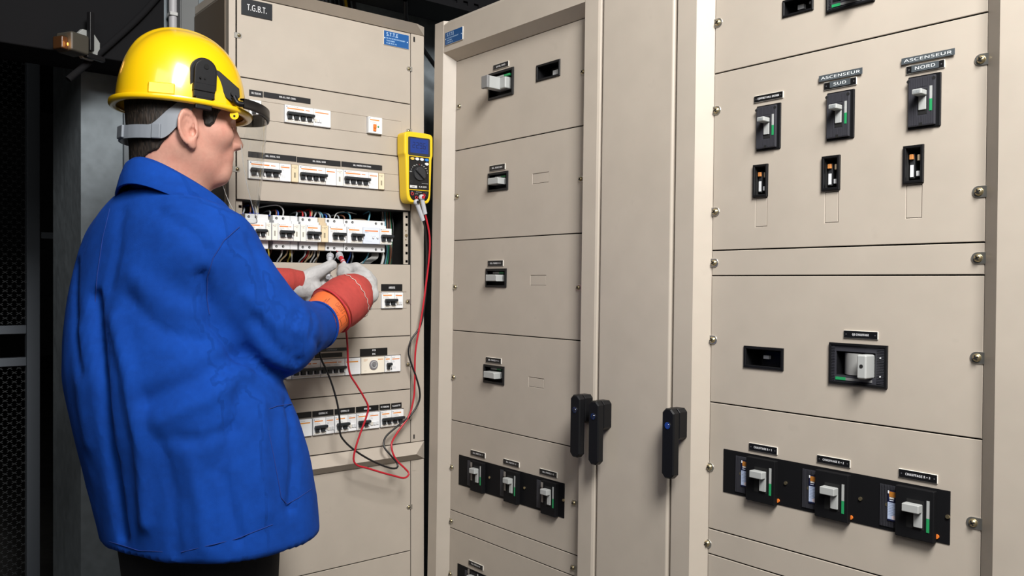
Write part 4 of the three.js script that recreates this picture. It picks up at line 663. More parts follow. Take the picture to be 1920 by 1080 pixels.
  const fp = canvasTex(256, 420, (g, w, h) => { g.fillStyle = '#0c0c0d'; g.fillRect(0, 0, w, h); g.translate(w / 2, 205); g.fillStyle = '#c9c9c6'; g.strokeStyle = '#c9c9c6'; for (let k = 0; k < 11; k++) { const a = Math.PI * (1.02 + 0.96 * k / 10); g.save(); g.translate(108 * Math.cos(a), 108 * Math.sin(a)); g.font = 'bold 17px sans-serif'; g.textAlign = 'center'; g.fillStyle = k === 5 ? '#c0392b' : '#c9c9c6'; g.fillText(['OFF', 'V', 'V', 'mV', 'Hz', '°C', 'Ω', 'µA', 'mA', 'A', 'A'][k], 0, 5); g.restore(); } g.setTransform(1, 0, 0, 1, 0, 0); g.fillStyle = '#d8d8d4'; g.fillRect(8, 372, 92, 34); g.fillStyle = '#24242a'; g.font = 'bold 15px sans-serif'; g.fillText('TRMS', 34, 395); g.fillStyle = '#f1f1ee'; g.font = 'bold 25px sans-serif'; g.fillText('C.A 5277', 124, 394, 124); g.strokeStyle = '#777'; g.strokeRect(14, 314, 22, 24); g.fillStyle = '#b5b5b2'; g.fillRect(160, 336, 84, 4); });
  obj('face_print', T(new THREE.PlaneGeometry(X(1.38), Y(0.455)), 0, Y(0.421), z + 0.0009), std(0xffffff, 0.5, 0, { map: fp }), face);
  const btn = (x, y, m) => obj('button', (() => { const g = cyl(0.0052, 0.003, 20); g.rotateX(Math.PI / 2); g.scale(1.15, 0.75, 1); return T(g, X(x), Y(y), z + 0.002); })(), m, MT);
  btn(-0.5, 0.618, std(lin(0.75, 0.5, 0.08), 0.5)); btn(-0.17, 0.618, M.white); btn(0.16, 0.618, M.white); btn(0.5, 0.618, std(lin(0.03, 0.2, 0.6), 0.5)); btn(0.5, 0.56, M.white);
  const dial = obj('dial', [T(cylZ(0.0195, z, z + 0.005, 0, 0, 32, 0.0185), 0, Y(0.415), 0)], M.charcoal, MT);
  const kn = rbox(0.009, 0.036, 0.007, 0.002); kn.rotateZ(0.87); obj('dial_grip', T(kn, 0, Y(0.415), z + 0.0075), M.charcoal, dial);
  obj('divider', T(rbox(X(1.4), 0.0016, 0.0016, 0.0005), 0, Y(0.182), z + 0.0006), yel, MT);
  const jp = canvasTex(256, 90, (g, w, h) => { g.fillStyle = '#0c0c0d'; g.fillRect(0, 0, w, h); g.fillStyle = '#cfcfca'; g.font = 'bold 13px sans-serif'; g.fillText('10A', 12, 20); g.fillText('CAT III 1000V', 80, 18); g.fillText('µA mA', 70, 50); g.fillText('COM', 132, 70); g.fillText('V', 222, 24); });
  obj('jack_print', T(new THREE.PlaneGeometry(X(1.24), Y(0.075)), 0, Y(0.13), z + 0.0009), std(0xffffff, 0.5, 0, { map: jp }), MT);
  for (const [x, y, m] of [[-0.48, 0.125, M.red], [-0.2, 0.075, M.red], [0.03, 0.07, M.black], [0.33, 0.115, M.red]]) obj('jack', [T(new THREE.TorusGeometry(0.0036, 0.0012, 8, 18), X(x), Y(y), z + 0.001)], m, MT);
}
// test leads: plug, cable, probe
const greyPl = std(lin(0.52, 0.53, 0.56), 0.5), redIns = std(lin(0.50, 0.015, 0.028), 0.35), blkIns = std(lin(0.012, 0.012, 0.013), 0.35);
const onAn = (px, py, n) => { const [u, v] = FA.at(px, py, n); return FA.p(u, v, n); };
function lead(name, label, cableM, plugPx, cablePx, probe) {
  const g = new THREE.Group(); g.name = numbered(name); scene.add(g); mark(g, label, 'test lead', null);
  const o = probe.a.clone(); g.position.copy(o); const L = (v) => v.clone().sub(o);
  // plug: right-angle head and sleeve
  const p0 = onAn(plugPx[0][0], plugPx[0][1], 0.058), p1 = onAn(plugPx[1][0], plugPx[1][1], 0.052);
  obj('plug', [tube([L(p0), L(p0.clone().lerp(p1, 0.5)), L(p1)], 0.0062, 8, 12), T(new THREE.SphereGeometry(0.0085, 20, 14), ...L(p0).toArray())], greyPl, g);
  const cap = cyl(0.0044, 0.004, 18); cap.rotateX(Math.PI / 2); cap.applyQuaternion(FA.quat); T(cap, ...L(p0.clone().addScaledVector(FA.N, 0.0085)).toArray()); obj('plug_cap', cap, probe.capM, g);
  obj('cable', tube([p1, ...cablePx.map(([x, y, n]) => onAn(x, y, n)), ...probe.tail].map(L), 0.0026, 200, 8), cableM, g);
  const d = probe.b.clone().sub(probe.a).normalize(), ax = (t) => probe.a.clone().addScaledVector(d, t), q = new THREE.Quaternion().setFromUnitVectors(V3(0, 1, 0), d);
  const along = (geo, t) => { geo.applyQuaternion(q); const c = L(ax(t)); return T(geo, c.x, c.y, c.z); };
  obj('probe_tip', along(cyl(0.0012, 0.02, 10), 0.010), probe.tipM, g);
  obj('guard', [along(cyl(0.0095, 0.003, 24, 0.0095), 0.024), along(cyl(0.0062, 0.012, 20, 0.0085), 0.030)], greyPl, g);
  obj('probe_body', [along(cyl(0.0056, probe.len, 18, 0.0056), 0.03 + probe.len / 2)], probe.bodyM, g);
  for (const s of probe.bands || []) obj('probe_band', along(cyl(0.0062, s[1], 18), s[0]), s[2], g);
}
{
  const tipR = onAn(631.5, 471, -0.004), endR = px3(664, 528, 2.12), tipG = onAn(620, 471, -0.004), endG = px3(613, 540, 2.10);
  lead('test_lead', 'red test lead from the multimeter to the probe in the right glove', redIns, [[790.5, 371], [797, 402]],
    [[799.5, 412, 0.05], [805, 440, 0.048], [805.5, 470, 0.046], [798, 540, 0.04], [791, 590, 0.038], [779, 660, 0.036], [777.5, 720, 0.034], [776, 745, 0.033], [767, 780, 0.034], [745, 812, 0.036], [734, 835, 0.05], [741, 860, 0.06], [760, 880, 0.07], [767, 889, 0.075], [760, 896.5, 0.078], [735, 892, 0.08], [690, 879, 0.082], [668, 872, 0.082], [663, 863, 0.082], [667, 840, 0.082], [676, 812, 0.082], [686, 785, 0.084], [690.5, 765, 0.086], [682, 745, 0.09], [668, 722, 0.095], [657, 704, 0.1], [653, 685, 0.105], [651.5, 650, 0.11], [649, 620, 0.115]],
    { a: tipR, b: endR, len: 0.085, tail: [px3(646, 600, 2.06), px3(655, 575, 2.07), endR], tipM: redIns, bodyM: greyPl, capM: redIns, bands: [[0.048, 0.018, redIns], [0.064, 0.004, redIns]] });
  lead('test_lead', 'black test lead from the multimeter to the grey probe in the left glove', blkIns, [[781, 380], [793, 414]],
    [[796, 424, 0.05], [799, 445, 0.044], [800, 500, 0.04], [796, 570, 0.036], [788, 612, 0.034], [770, 640, 0.032], [766, 662, 0.032], [772, 685, 0.034], [780, 707, 0.036], [787, 735, 0.036], [786, 752, 0.035], [772, 777, 0.034], [745, 800, 0.034], [722, 822, 0.036], [720, 838, 0.045], [733, 855, 0.058], [745, 870, 0.066], [745.5, 877, 0.07], [736, 879, 0.072], [700, 866, 0.078], [665, 845, 0.08], [646, 828, 0.08], [638, 815, 0.08], [637, 790, 0.08], [633, 760, 0.08], [622, 720, 0.08], [610, 690, 0.082], [603, 676, 0.084], [598, 655, 0.09]],
    { a: tipG, b: endG, len: 0.09, tail: [px3(596, 630, 2.05), px3(602, 575, 2.08), endG], tipM: M.zinc, bodyM: greyPl, capM: blkIns });
}

// =====================================================================  THE WORKER
// ---- signed distance helpers and surface nets
const smin = (a, b, k) => { const h = Math.max(k - Math.abs(a - b), 0) / k; return Math.min(a, b) - h * h * k * 0.25; };
const smax = (a, b, k) => -smin(-a, -b, k);
function cone(p, a, b, ra, rb) { // tapered capsule
  const bx_ = b[0] - a[0], by = b[1] - a[1], bz = b[2] - a[2], px = p[0] - a[0], py = p[1] - a[1], pz = p[2] - a[2];
  const t = Math.max(0, Math.min(1, (px * bx_ + py * by + pz * bz) / (bx_ * bx_ + by * by + bz * bz + 1e-12)));
  return Math.hypot(px - bx_ * t, py - by * t, pz - bz * t) - (ra + (rb - ra) * t);
}
const ell = (p, c, r) => { const x = (p[0] - c[0]) / r[0], y = (p[1] - c[1]) / r[1], z = (p[2] - c[2]) / r[2], k0 = Math.hypot(x, y, z), k1 = Math.hypot(x / r[0], y / r[1], z / r[2]); return k1 < 1e-9 ? -Math.min(...r) : k0 * (k0 - 1) / k1; };
function surfaceNets(sdf, lo, hi, cell) {
  const nx = Math.ceil((hi[0] - lo[0]) / cell) + 1, ny = Math.ceil((hi[1] - lo[1]) / cell) + 1, nz = Math.ceil((hi[2] - lo[2]) / cell) + 1;
  const f = new Float32Array(nx * ny * nz), id = new Int32Array(nx * ny * nz).fill(-1), pos = [], idx = [], at = (i, j, k) => (k * ny + j) * nx + i;
  const p = [0, 0, 0];
  for (let k = 0; k < nz; k++) for (let j = 0; j < ny; j++) for (let i = 0; i < nx; i++) { p[0] = lo[0] + i * cell; p[1] = lo[1] + j * cell; p[2] = lo[2] + k * cell; f[at(i, j, k)] = sdf(p); }
  const C = [[0, 0, 0], [1, 0, 0], [0, 1, 0], [1, 1, 0], [0, 0, 1], [1, 0, 1], [0, 1, 1], [1, 1, 1]], E = [[0, 1], [2, 3], [4, 5], [6, 7], [0, 2], [1, 3], [4, 6], [5, 7], [0, 4], [1, 5], [2, 6], [3, 7]];
  for (let k = 0; k < nz - 1; k++) for (let j = 0; j < ny - 1; j++) for (let i = 0; i < nx - 1; i++) {
    let m = 0; const v = []; for (let c = 0; c < 8; c++) { const q = f[at(i + C[c][0], j + C[c][1], k + C[c][2])]; v.push(q); if (q < 0) m |= 1 << c; }
    if (m === 0 || m === 255) continue; let n = 0, X = 0, Y = 0, Z = 0;
    for (const [a, b] of E) { if ((v[a] < 0) === (v[b] < 0)) continue; const t = v[a] / (v[a] - v[b]); X += C[a][0] + t * (C[b][0] - C[a][0]); Y += C[a][1] + t * (C[b][1] - C[a][1]); Z += C[a][2] + t * (C[b][2] - C[a][2]); n++; }
    id[at(i, j, k)] = pos.length / 3; pos.push(lo[0] + (i + X / n) * cell, lo[1] + (j + Y / n) * cell, lo[2] + (k + Z / n) * cell);
  }
  const quad = (a, b, c, d, flip) => { if (a < 0 || b < 0 || c < 0 || d < 0) return; flip ? idx.push(a, c, b, a, d, c) : idx.push(a, b, c, a, c, d); };
  for (let k = 1; k < nz - 1; k++) for (let j = 1; j < ny - 1; j++) for (let i = 1; i < nx - 1; i++) {
    const s = f[at(i, j, k)] < 0;
    if (s !== f[at(i + 1, j, k)] < 0) quad(id[at(i, j - 1, k - 1)], id[at(i, j, k - 1)], id[at(i, j, k)], id[at(i, j - 1, k)], !s);
    if (s !== f[at(i, j + 1, k)] < 0) quad(id[at(i - 1, j, k - 1)], id[at(i - 1, j, k)], id[at(i, j, k)], id[at(i, j, k - 1)], !s);
    if (s !== f[at(i, j, k + 1)] < 0) quad(id[at(i - 1, j - 1, k)], id[at(i, j - 1, k)], id[at(i, j, k)], id[at(i - 1, j, k)], !s);
  }
  const g = new THREE.BufferGeometry(); g.setAttribute('position', new THREE.Float32BufferAttribute(pos, 3)); g.setIndex(idx); g.computeVertexNormals(); return g;
}
// uv in metres by facing, keeping smooth normals
function clothUV(g, s) { return boxUV(g, s); }
const PERSON = thing('person', 'worker in a blue cotton jacket reaching to the breakers in thick protective gloves', 'person', null, [-0.67, 0, -1.79]);
const PB = PERSON.position.clone();
const pw = (name, geo, mat, parent = PERSON) => { if (Array.isArray(geo)) geo = merge(geo); geo.translate(-PB.x, -PB.y, -PB.z); return obj(name, geo, mat, parent); };
const A3 = (px, py, Z) => px3(px, py, Z).toArray();

// ---- jacket
const tR = [0.892, 0, 0.452], tF = [0.452, 0, -0.892];
const slices = [[292, 262, 360, 1.745, 0.9], [325, 252, 392, 1.742, 0.85], [352, 238, 412, 1.74, 0.78], [385, 208, 440, 1.74, 0.7], [420, 180, 450, 1.745, 0.65], [480, 156, 450, 1.75, 0.62], [560, 138, 440, 1.76, 0.66], [640, 132, 470, 1.77, 0.72], [700, 134, 512, 1.78, 0.76], [780, 150, 546, 1.79, 0.78], [860, 172, 570, 1.80, 0.78], [940, 194, 584, 1.80, 0.80], [1060, 218, 590, 1.80, 0.80]].map(([py, l, r, Z, q]) => {
  const c = px3((l + r) / 2, py, Z), E = (r - l) / 2 / F * Z, a = E / Math.pow(Math.pow(0.664, 1.74) + Math.pow(q * 0.745, 1.74), 1 / 1.74); return { y: c.y, x: c.x, z: c.z, a, b: a * q };
}).reverse();
function sliceAt(y) { let i = 0; while (i < slices.length - 2 && slices[i + 1].y < y) i++; const A = slices[i], B = slices[i + 1]; let t = (y - A.y) / (B.y - A.y); t = Math.max(-0.3, Math.min(1.3, t)); const o = {}; for (const k of ['x', 'z', 'a', 'b']) o[k] = A[k] + (B[k] - A[k]) * t; return o; }
const sliceTab = []; const SY0 = 0.70, SDY = 0.01; for (let i = 0; i < 110; i++) { const acc = { x: 0, z: 0, a: 0, b: 0 }; let w = 0; for (let k = -4; k <= 4; k++) { const s = sliceAt(SY0 + (i + k) * SDY), g = Math.exp(-k * k / 6); w += g; for (const q in acc) acc[q] += s[q] * g; } for (const q in acc) acc[q] /= w; sliceTab.push(acc); }
const COL = px3(338, 384, 1.75);
const HEM = 0.757;
function torso(p) {
  const t = Math.max(0, Math.min(107.99, (p[1] - SY0) / SDY)), i = Math.floor(t), u = t - i, S = sliceTab[i], S2 = sliceTab[i + 1];
  const cx = S.x + (S2.x - S.x) * u, cz = S.z + (S2.z - S.z) * u, a = S.a + (S2.a - S.a) * u, b = S.b + (S2.b - S.b) * u;
  const dx = p[0] - cx, dz = p[2] - cz, r = (dx * tR[0] + dz * tR[2]) / a, f = (dx * tF[0] + dz * tF[2]) / b;
  const k = Math.pow(Math.pow(Math.abs(r), 2.35) + Math.pow(Math.abs(f), 2.35), 1 / 2.35); return (k - 1) * Math.min(a, b);
}
const SR = A3(393, 470, 1.70), ER = A3(517, 630, 1.77), WR = A3(594, 611, 1.935), SL = A3(240, 482, 1.86), EL = [-0.715, 1.16, -1.93], WL = A3(486, 534, 2.02);
const dirRW = V3(...WR).sub(V3(...ER)).normalize();
function jacketSDF(p) {
  let d = torso(p); d = smax(d, p[1] - (COL.y - 0.030) + 0.6 * ((p[0] - COL.x) * tF[0] + (p[2] - COL.z) * tF[2]), 0.015);
  let s = smin(cone(p, SR, ER, 0.086, 0.084), cone(p, ER, WR, 0.084, 0.053), 0.03);
  s = smax(s, (p[0] - WR[0]) * dirRW.x + (p[1] - WR[1]) * dirRW.y + (p[2] - WR[2]) * dirRW.z, 0.006);
  let l = smin(cone(p, SL, EL, 0.080, 0.068), cone(p, EL, WL, 0.066, 0.046), 0.03);
  { const low = Math.max(0, Math.min(1, (1.32 - p[1]) / 0.12)); d = smin(d, s, 0.05 - 0.038 * low); } d = smin(d, l, 0.05);
  return smax(d, HEM - p[1], 0.004);
}
function onCloth(px, py) { const d = V3((px - CX) / F, -(py - HZ) / F, -1).normalize(); let t = 1.3; for (let i = 0; i < 90; i++) { const q = [d.x * t, EYE + d.y * t, d.z * t], s = jacketSDF(q); if (s < 0.0005) break; t += Math.max(0.001, s * 0.6); if (t > 2.6) return null; } return [d.x * t, EYE + d.y * t, d.z * t]; }
// folds of the cloth: [depth (+ ridge, - groove), width, pixels along it]
const folds = [
  [-0.022, 0.022, [[176, 560], [180, 620], [190, 724], [204, 843], [228, 1005]]], [0.012, 0.026, [[215, 600], [240, 700], [262, 820], [275, 980]]],
  [-0.012, 0.02, [[378, 520], [392, 600], [440, 655], [495, 692], [530, 705]]], [-0.014, 0.034, [[450, 668], [361, 717], [272, 752]]], [0.010, 0.030, [[460, 700], [390, 748], [300, 790]]],
  [-0.007, 0.022, [[240, 560], [300, 620], [380, 640]]], [0.006, 0.03, [[250, 520], [320, 575], [380, 590]]], [-0.006, 0.02, [[330, 823], [380, 826], [440, 800]]],
  [-0.008, 0.025, [[452, 720], [440, 800], [410, 880]]], [0.008, 0.03, [[490, 760], [486, 860], [500, 960]]], [-0.009, 0.022, [[540, 760], [552, 860], [545, 950]]],
  [-0.006, 0.02, [[300, 830], [325, 930], [330, 1040]]], [0.006, 0.02, [[350, 850], [375, 950], [385, 1030]]], [-0.007, 0.018, [[420, 900], [440, 980], [450, 1010]]],
  [-0.007, 0.016, [[560, 585], [545, 620], [555, 660]]], [-0.006, 0.016, [[590, 590], [585, 630], [600, 655]]], [-0.008, 0.018, [[480, 600], [515, 650], [560, 680]]], [0.006, 0.02, [[470, 560], [520, 610], [570, 625]]],
  [-0.006, 0.022, [[470, 450], [490, 500], [500, 540]]], [-0.005, 0.02, [[230, 400], [222, 470], [205, 540]]], [0.006, 0.03, [[150, 620], [150, 720], [165, 830]]], [-0.005, 0.02, [[300, 400], [350, 430], [390, 470]]], [-0.009, 0.02, [[143, 500], [140, 600], [150, 700]]],
].map(([d, w, pts]) => [d * 0.95, w * 0.66, pts.map(([x, y]) => onCloth(x, y)).filter(Boolean)]);
const segDist = (p, a, b) => cone(p, a, b, 0, 0);
function clothRelief(p, n) {
  let h = 0.004 * fbm(p[0] * 8 + 3, p[1] * 4.2, p[2] * 8, 2) + 0.0026 * fbm(p[0] * 26, p[1] * 13 + 7, p[2] * 26, 2);
  for (const [d, w, pts] of folds) { let m = 1; for (let i = 0; i < pts.length - 1; i++) m = Math.min(m, segDist(p, pts[i], pts[i + 1])); if (m < 3 * w) h += d * Math.exp(-(m * m) / (w * w)); }
  return h;
}
function displace(g, fn) { const P = g.attributes.position, N = g.attributes.normal; for (let i = 0; i < P.count; i++) { const p = [P.getX(i), P.getY(i), P.getZ(i)], h = fn(p, [N.getX(i), N.getY(i), N.getZ(i)]); P.setXYZ(i, p[0] + N.getX(i) * h, p[1] + N.getY(i) * h, p[2] + N.getZ(i) * h); } g.computeVertexNormals(); return g; }
const twill = noiseTex(256, (x, y, i, j) => { const t = ((i + j) % 6 < 3 ? 1 : 0) * 0.5 + 0.5 * tf(x, y, 32, 91); const v = 255 * t; return [B8(v), B8(v), B8(v)]; }, false);
const clothVar = noiseTex(256, (x, y) => { const v = 225 + 34 * (tf(x, y, 6, 95) - 0.5) + 22 * (tf(x, y, 36, 97) - 0.5); return [B8(v), B8(v), B8(v)]; }, true);
twill.repeat.set(6, 6);
const blue = new THREE.MeshPhysicalMaterial({ color: lin(0.005, 0.066, 0.40), roughness: 0.9, specularIntensity: 0.35, map: clothVar, bumpMap: twill, bumpScale: 0.0002, sheen: 0.05, sheenRoughness: 0.6, sheenColor: lin(0.1, 0.2, 0.6) });
const jg = displace(surfaceNets(jacketSDF, [-1.12, 0.74, -2.14], [-0.36, 1.60, -1.42], 0.0085), clothRelief);
const jacket = pw('jacket', clothUV(jg, 3), blue);
// collar: a folded band round the neck, open at the throat
{
  const C = COL, prof = [[-0.008, -0.045], [-0.004, 0.0], [0.0, 0.014], [0.005, 0.018], [0.012, 0.013], [0.02, -0.008], [0.027, -0.036], [0.022, -0.038], [0.013, -0.012], [0.002, 0.006], [-0.002, -0.045]], n = 56, pos = [], idx = [];
  for (let i = 0; i <= n; i++) { const a = THREE.MathUtils.degToRad(118 - (236 + 90) * i / n), ca = Math.cos(a - 0), sa = Math.sin(a), fr = Math.min(1, Math.min(i, n - i) / 6); for (const [r, h] of prof) { const ra = 0.088 + r * (0.6 + 0.4 * fr), fb = 0.1 + r * (0.6 + 0.4 * fr); pos.push(C.x + tR[0] * ra * ca + tF[0] * fb * sa, C.y + h - 0.062 * sa + 0.004 * Math.sin(3 * a), C.z + tR[2] * ra * ca + tF[2] * fb * sa); } }
  const m = prof.length; for (let i = 0; i < n; i++) for (let j = 0; j < m; j++) { const a = i * m + j, b = i * m + (j + 1) % m, c = a + m, d = b + m; idx.push(a, b, c, b, d, c); } for (let j = 1; j < m - 1; j++) { idx.push(0, j + 1, j); const o = n * m; idx.push(o, o + j, o + j + 1); }
  const g = new THREE.BufferGeometry(); g.setAttribute('position', new THREE.Float32BufferAttribute(pos, 3)); g.setIndex(idx); g.computeVertexNormals();
  const cm = blue.clone(); cm.side = THREE.DoubleSide; pw('collar', clothUV(g, 3), cm, jacket);
}
// seams: raised stitched lines on the cloth
{
  const relief = (px, py) => { const q = onCloth(px, py); if (!q) return null; const h = clothRelief(q), d = V3(0, EYE, 0).sub(V3(...q)).normalize(); return V3(...q).addScaledVector(d, h + 0.0005); };
  const seamM = std(lin(0.008, 0.035, 0.22), 0.9);
  for (const pts of [[[449, 426], [420, 452], [400, 484], [389, 520], [388, 560], [394, 600]], [[206, 392], [192, 450], [182, 520], [177, 590]], [[497, 770], [520, 762], [556, 757]], [[497, 775], [512, 850], [528, 935], [538, 946], [560, 934], [592, 912]], [[205, 1016], [260, 1033], [320, 1036]], [[340, 1036], [440, 1012], [535, 975]]]) { const q = []; for (let i = 0; i < pts.length - 1; i++) for (let k = 0; k < 4; k++) { const t = k / 4, r = relief(pts[i][0] + (pts[i + 1][0] - pts[i][0]) * t, pts[i][1] + (pts[i + 1][1] - pts[i][1]) * t); if (r) q.push(r); } if (q.length > 2) pw('seam', tube(q, 0.0009, q.length * 3, 5), seamM, jacket); }
}
// ---- trousers and boots
{
  const hip = [-0.675, 0.93, -1.80], kneeR = [-0.585, 0.48, -1.80], ankR = [-0.59, 0.1, -1.76], kneeL = [-0.765, 0.48, -1.90], ankL = [-0.775, 0.1, -1.87];
  const hipR = [hip[0] + 0.09 * tR[0], 0.86, hip[2] + 0.09 * tR[2]], hipL = [hip[0] - 0.09 * tR[0], 0.86, hip[2] - 0.09 * tR[2]];
  const tro = (p) => { let d = ell(p, hip, [0.175, 0.16, 0.155]); d = smin(d, smin(cone(p, hipR, kneeR, 0.112, 0.082), cone(p, kneeR, ankR, 0.08, 0.07), 0.03), 0.05); d = smin(d, smin(cone(p, hipL, kneeL, 0.112, 0.082), cone(p, kneeL, ankL, 0.08, 0.07), 0.03), 0.05); return smax(smax(d, p[1] - 1.0, 0.01), 0.07 - p[1], 0.01); };
  const denim = std(lin(0.008, 0.009, 0.014), 0.9, 0, { map: clothVar, bumpMap: twill, bumpScale: 0.0004 });
  pw('trousers', clothUV(displace(surfaceNets(tro, [-0.95, 0.04, -2.06], [-0.42, 1.04, -1.56], 0.012), (p) => 0.008 * fbm(p[0] * 10, p[1] * 6, p[2] * 10, 2)), 3), denim);
  for (const a of [ankR, ankL]) { const bt = (p) => { const q = [(p[0] - a[0]) * tF[0] + (p[2] - a[2]) * tF[2], p[1], (p[0] - a[0]) * tR[0] + (p[2] - a[2]) * tR[2]]; let d = cone(q, [-0.03, 0.055, 0], [0.03, 0.05, 0], 0.05, 0.048); d = smin(d, cone(q, [0.05, 0.045, 0], [0.15, 0.042, 0.0], 0.045, 0.042), 0.04); d = smin(d, cone(q, [-0.02, 0.06, 0], [-0.01, 0.16, 0], 0.052, 0.055), 0.03); return smax(d, 0.002 - p[1], 0.004); }; pw('boot', surfaceNets(bt, [a[0] - 0.28, -0.01, a[2] - 0.28], [a[0] + 0.28, 0.23, a[2] + 0.28], 0.012), M.blackMatt); }
}
// ---- head: local axes f forward, u up, s towards his right ear
const HC = px3(345, 215, 1.75);
const hp = 0.105, hF = V3(0.829 * Math.cos(hp), -Math.sin(hp), -0.559 * Math.cos(hp)), hS = V3(0.559, 0, 0.829), hU = hS.clone().cross(hF).normalize(); hF.normalize();
const toHead = (p) => { const x = p[0] - HC.x, y = p[1] - HC.y, z = p[2] - HC.z; return [x * hF.x + y * hF.y + z * hF.z, x * hU.x + y * hU.y + z * hU.z, x * hS.x + y * hS.y + z * hS.z]; };
const fromHead = (f, u, s) => HC.clone().addScaledVector(hF, f).addScaledVector(hU, u).addScaledVector(hS, s);
const neckEnd = toHead(px3(322, 400, 1.76).toArray());
function headCore(q) { // q = [f, u, |s|]
  const [f, u] = q, s = Math.abs(q[2]), p = [f, u, s];
  let d = ell(p, [-0.010, 0.022, 0], [0.101, 0.100, 0.077]);
  d = smin(d, ell(p, [0.036, -0.048, 0], [0.064, 0.085, 0.060]), 0.03);
  d = smin(d, cone(p, [-0.005, -0.072, 0.052], [0.070, -0.112, 0.010], 0.020, 0.020), 0.028);
  d = smin(d, ell(p, [0.082, -0.116, 0], [0.021, 0.018, 0.024]), 0.02);
  d = smin(d, cone(p, [0.088, 0.010, 0], [0.076, 0.010, 0.038], 0.014, 0.013), 0.02);
  d = smin(d, ell(p, [0.058, -0.034, 0.042], [0.032, 0.024, 0.022]), 0.025);
  d = smax(d, -ell(p, [0.104, -0.014, 0.031], [0.020, 0.012, 0.018]), 0.014);
  d = smin(d, ell(p, [0.081, -0.014, 0.031], [0.0125, 0.0125, 0.0125]), 0.003);
  d = smin(d, cone(p, [0.096, -0.006, 0], [0.116, -0.042, 0], 0.008, 0.0105), 0.012);
  d = smin(d, ell(p, [0.107, -0.046, 0.009], [0.012, 0.008, 0.0085]), 0.008);
  d = smin(d, ell(p, [0.088, -0.076, 0], [0.018, 0.02, 0.03]), 0.02);
  d = smin(d, cone(p, [0.1035, -0.0745, 0], [0.094, -0.078, 0.022], 0.0055, 0.003), 0.004);
  d = smin(d, cone(p, [0.1015, -0.0865, 0], [0.093, -0.084, 0.020], 0.006, 0.003), 0.004);
  d = smin(d, ell(p, [0.088, -0.101, 0], [0.014, 0.01, 0.02]), 0.02);
  return d;
}
const neckSDF = (q) => cone(q, [-0.030, -0.05, 0], neckEnd, 0.066, 0.074);
function earSDF(q) {
  const s = Math.abs(q[2]), f = q[0] + 0.006, u = q[1] + 0.045; const c = Math.cos(0.18), n = Math.sin(0.18), x = f * c + u * n, y = -f * n + u * c, z = s - 0.081 + 0.35 * x;
  let rim = Math.hypot((x + 0.001) / 1, (y) / 1.75); const w = y < 0 ? 0.0178 + 0.1 * y : 0.0178 + 0.04 * y; const d0 = Math.hypot(Math.max(0, rim - w * 0.0), 0); // radial coordinate
  const ring_ = Math.hypot(d0 - w, z - 0.004) - 0.0042; const plate_ = Math.max(d0 - w, Math.abs(z + 0.002) - 0.003); const lobe = ell([x, y, z], [0.006, -0.030, 0.001], [0.009, 0.011, 0.006]);
  const tragus = ell([x, y, z], [0.015, -0.006, 0.002], [0.006, 0.009, 0.006]); const anti = Math.hypot(Math.hypot(x + 0.002, (y - 0.002) / 1.7) - 0.0105, z - 0.001) - 0.003;
  let d = smin(ring_, plate_, 0.004); d = smin(d, lobe, 0.006); d = smin(d, tragus, 0.004); d = smin(d, Math.max(anti, x - 0.008), 0.003);
  return smax(d, -ell([x, y, z], [0.008, -0.006, 0.002], [0.0065, 0.009, 0.007]), 0.003);
}
function headSDF(p) { const q = toHead(p); let d = headCore(q); d = smin(d, neckSDF(q), 0.035); d = smin(d, earSDF(q), 0.006); return smax(d, 1.40 - p[1], 0.01); }
const skinTex = noiseTex(256, (x, y) => { const a = tf(x, y, 10, 131), b = tf(x, y, 60, 137); return [B8(240 + 16 * (b - 0.5)), B8(226 + 26 * (a - 0.5) + 16 * (b - 0.5)), B8(222 + 26 * (a - 0.5) + 16 * (b - 0.5))]; }, true);
const skin = new THREE.MeshPhysicalMaterial({ color: lin(0.66, 0.375, 0.295), roughness: 0.5, map: skinTex });
const hb = fromHead(0, 0, 0);
const body = pw('body', clothUV(surfaceNets(headSDF, [hb.x - 0.16, 1.385, hb.z - 0.16], [hb.x + 0.15, hb.y + 0.13, hb.z + 0.15], 0.0032), 4), skin); body.userData.label = 'head and neck in profile, short stubble';
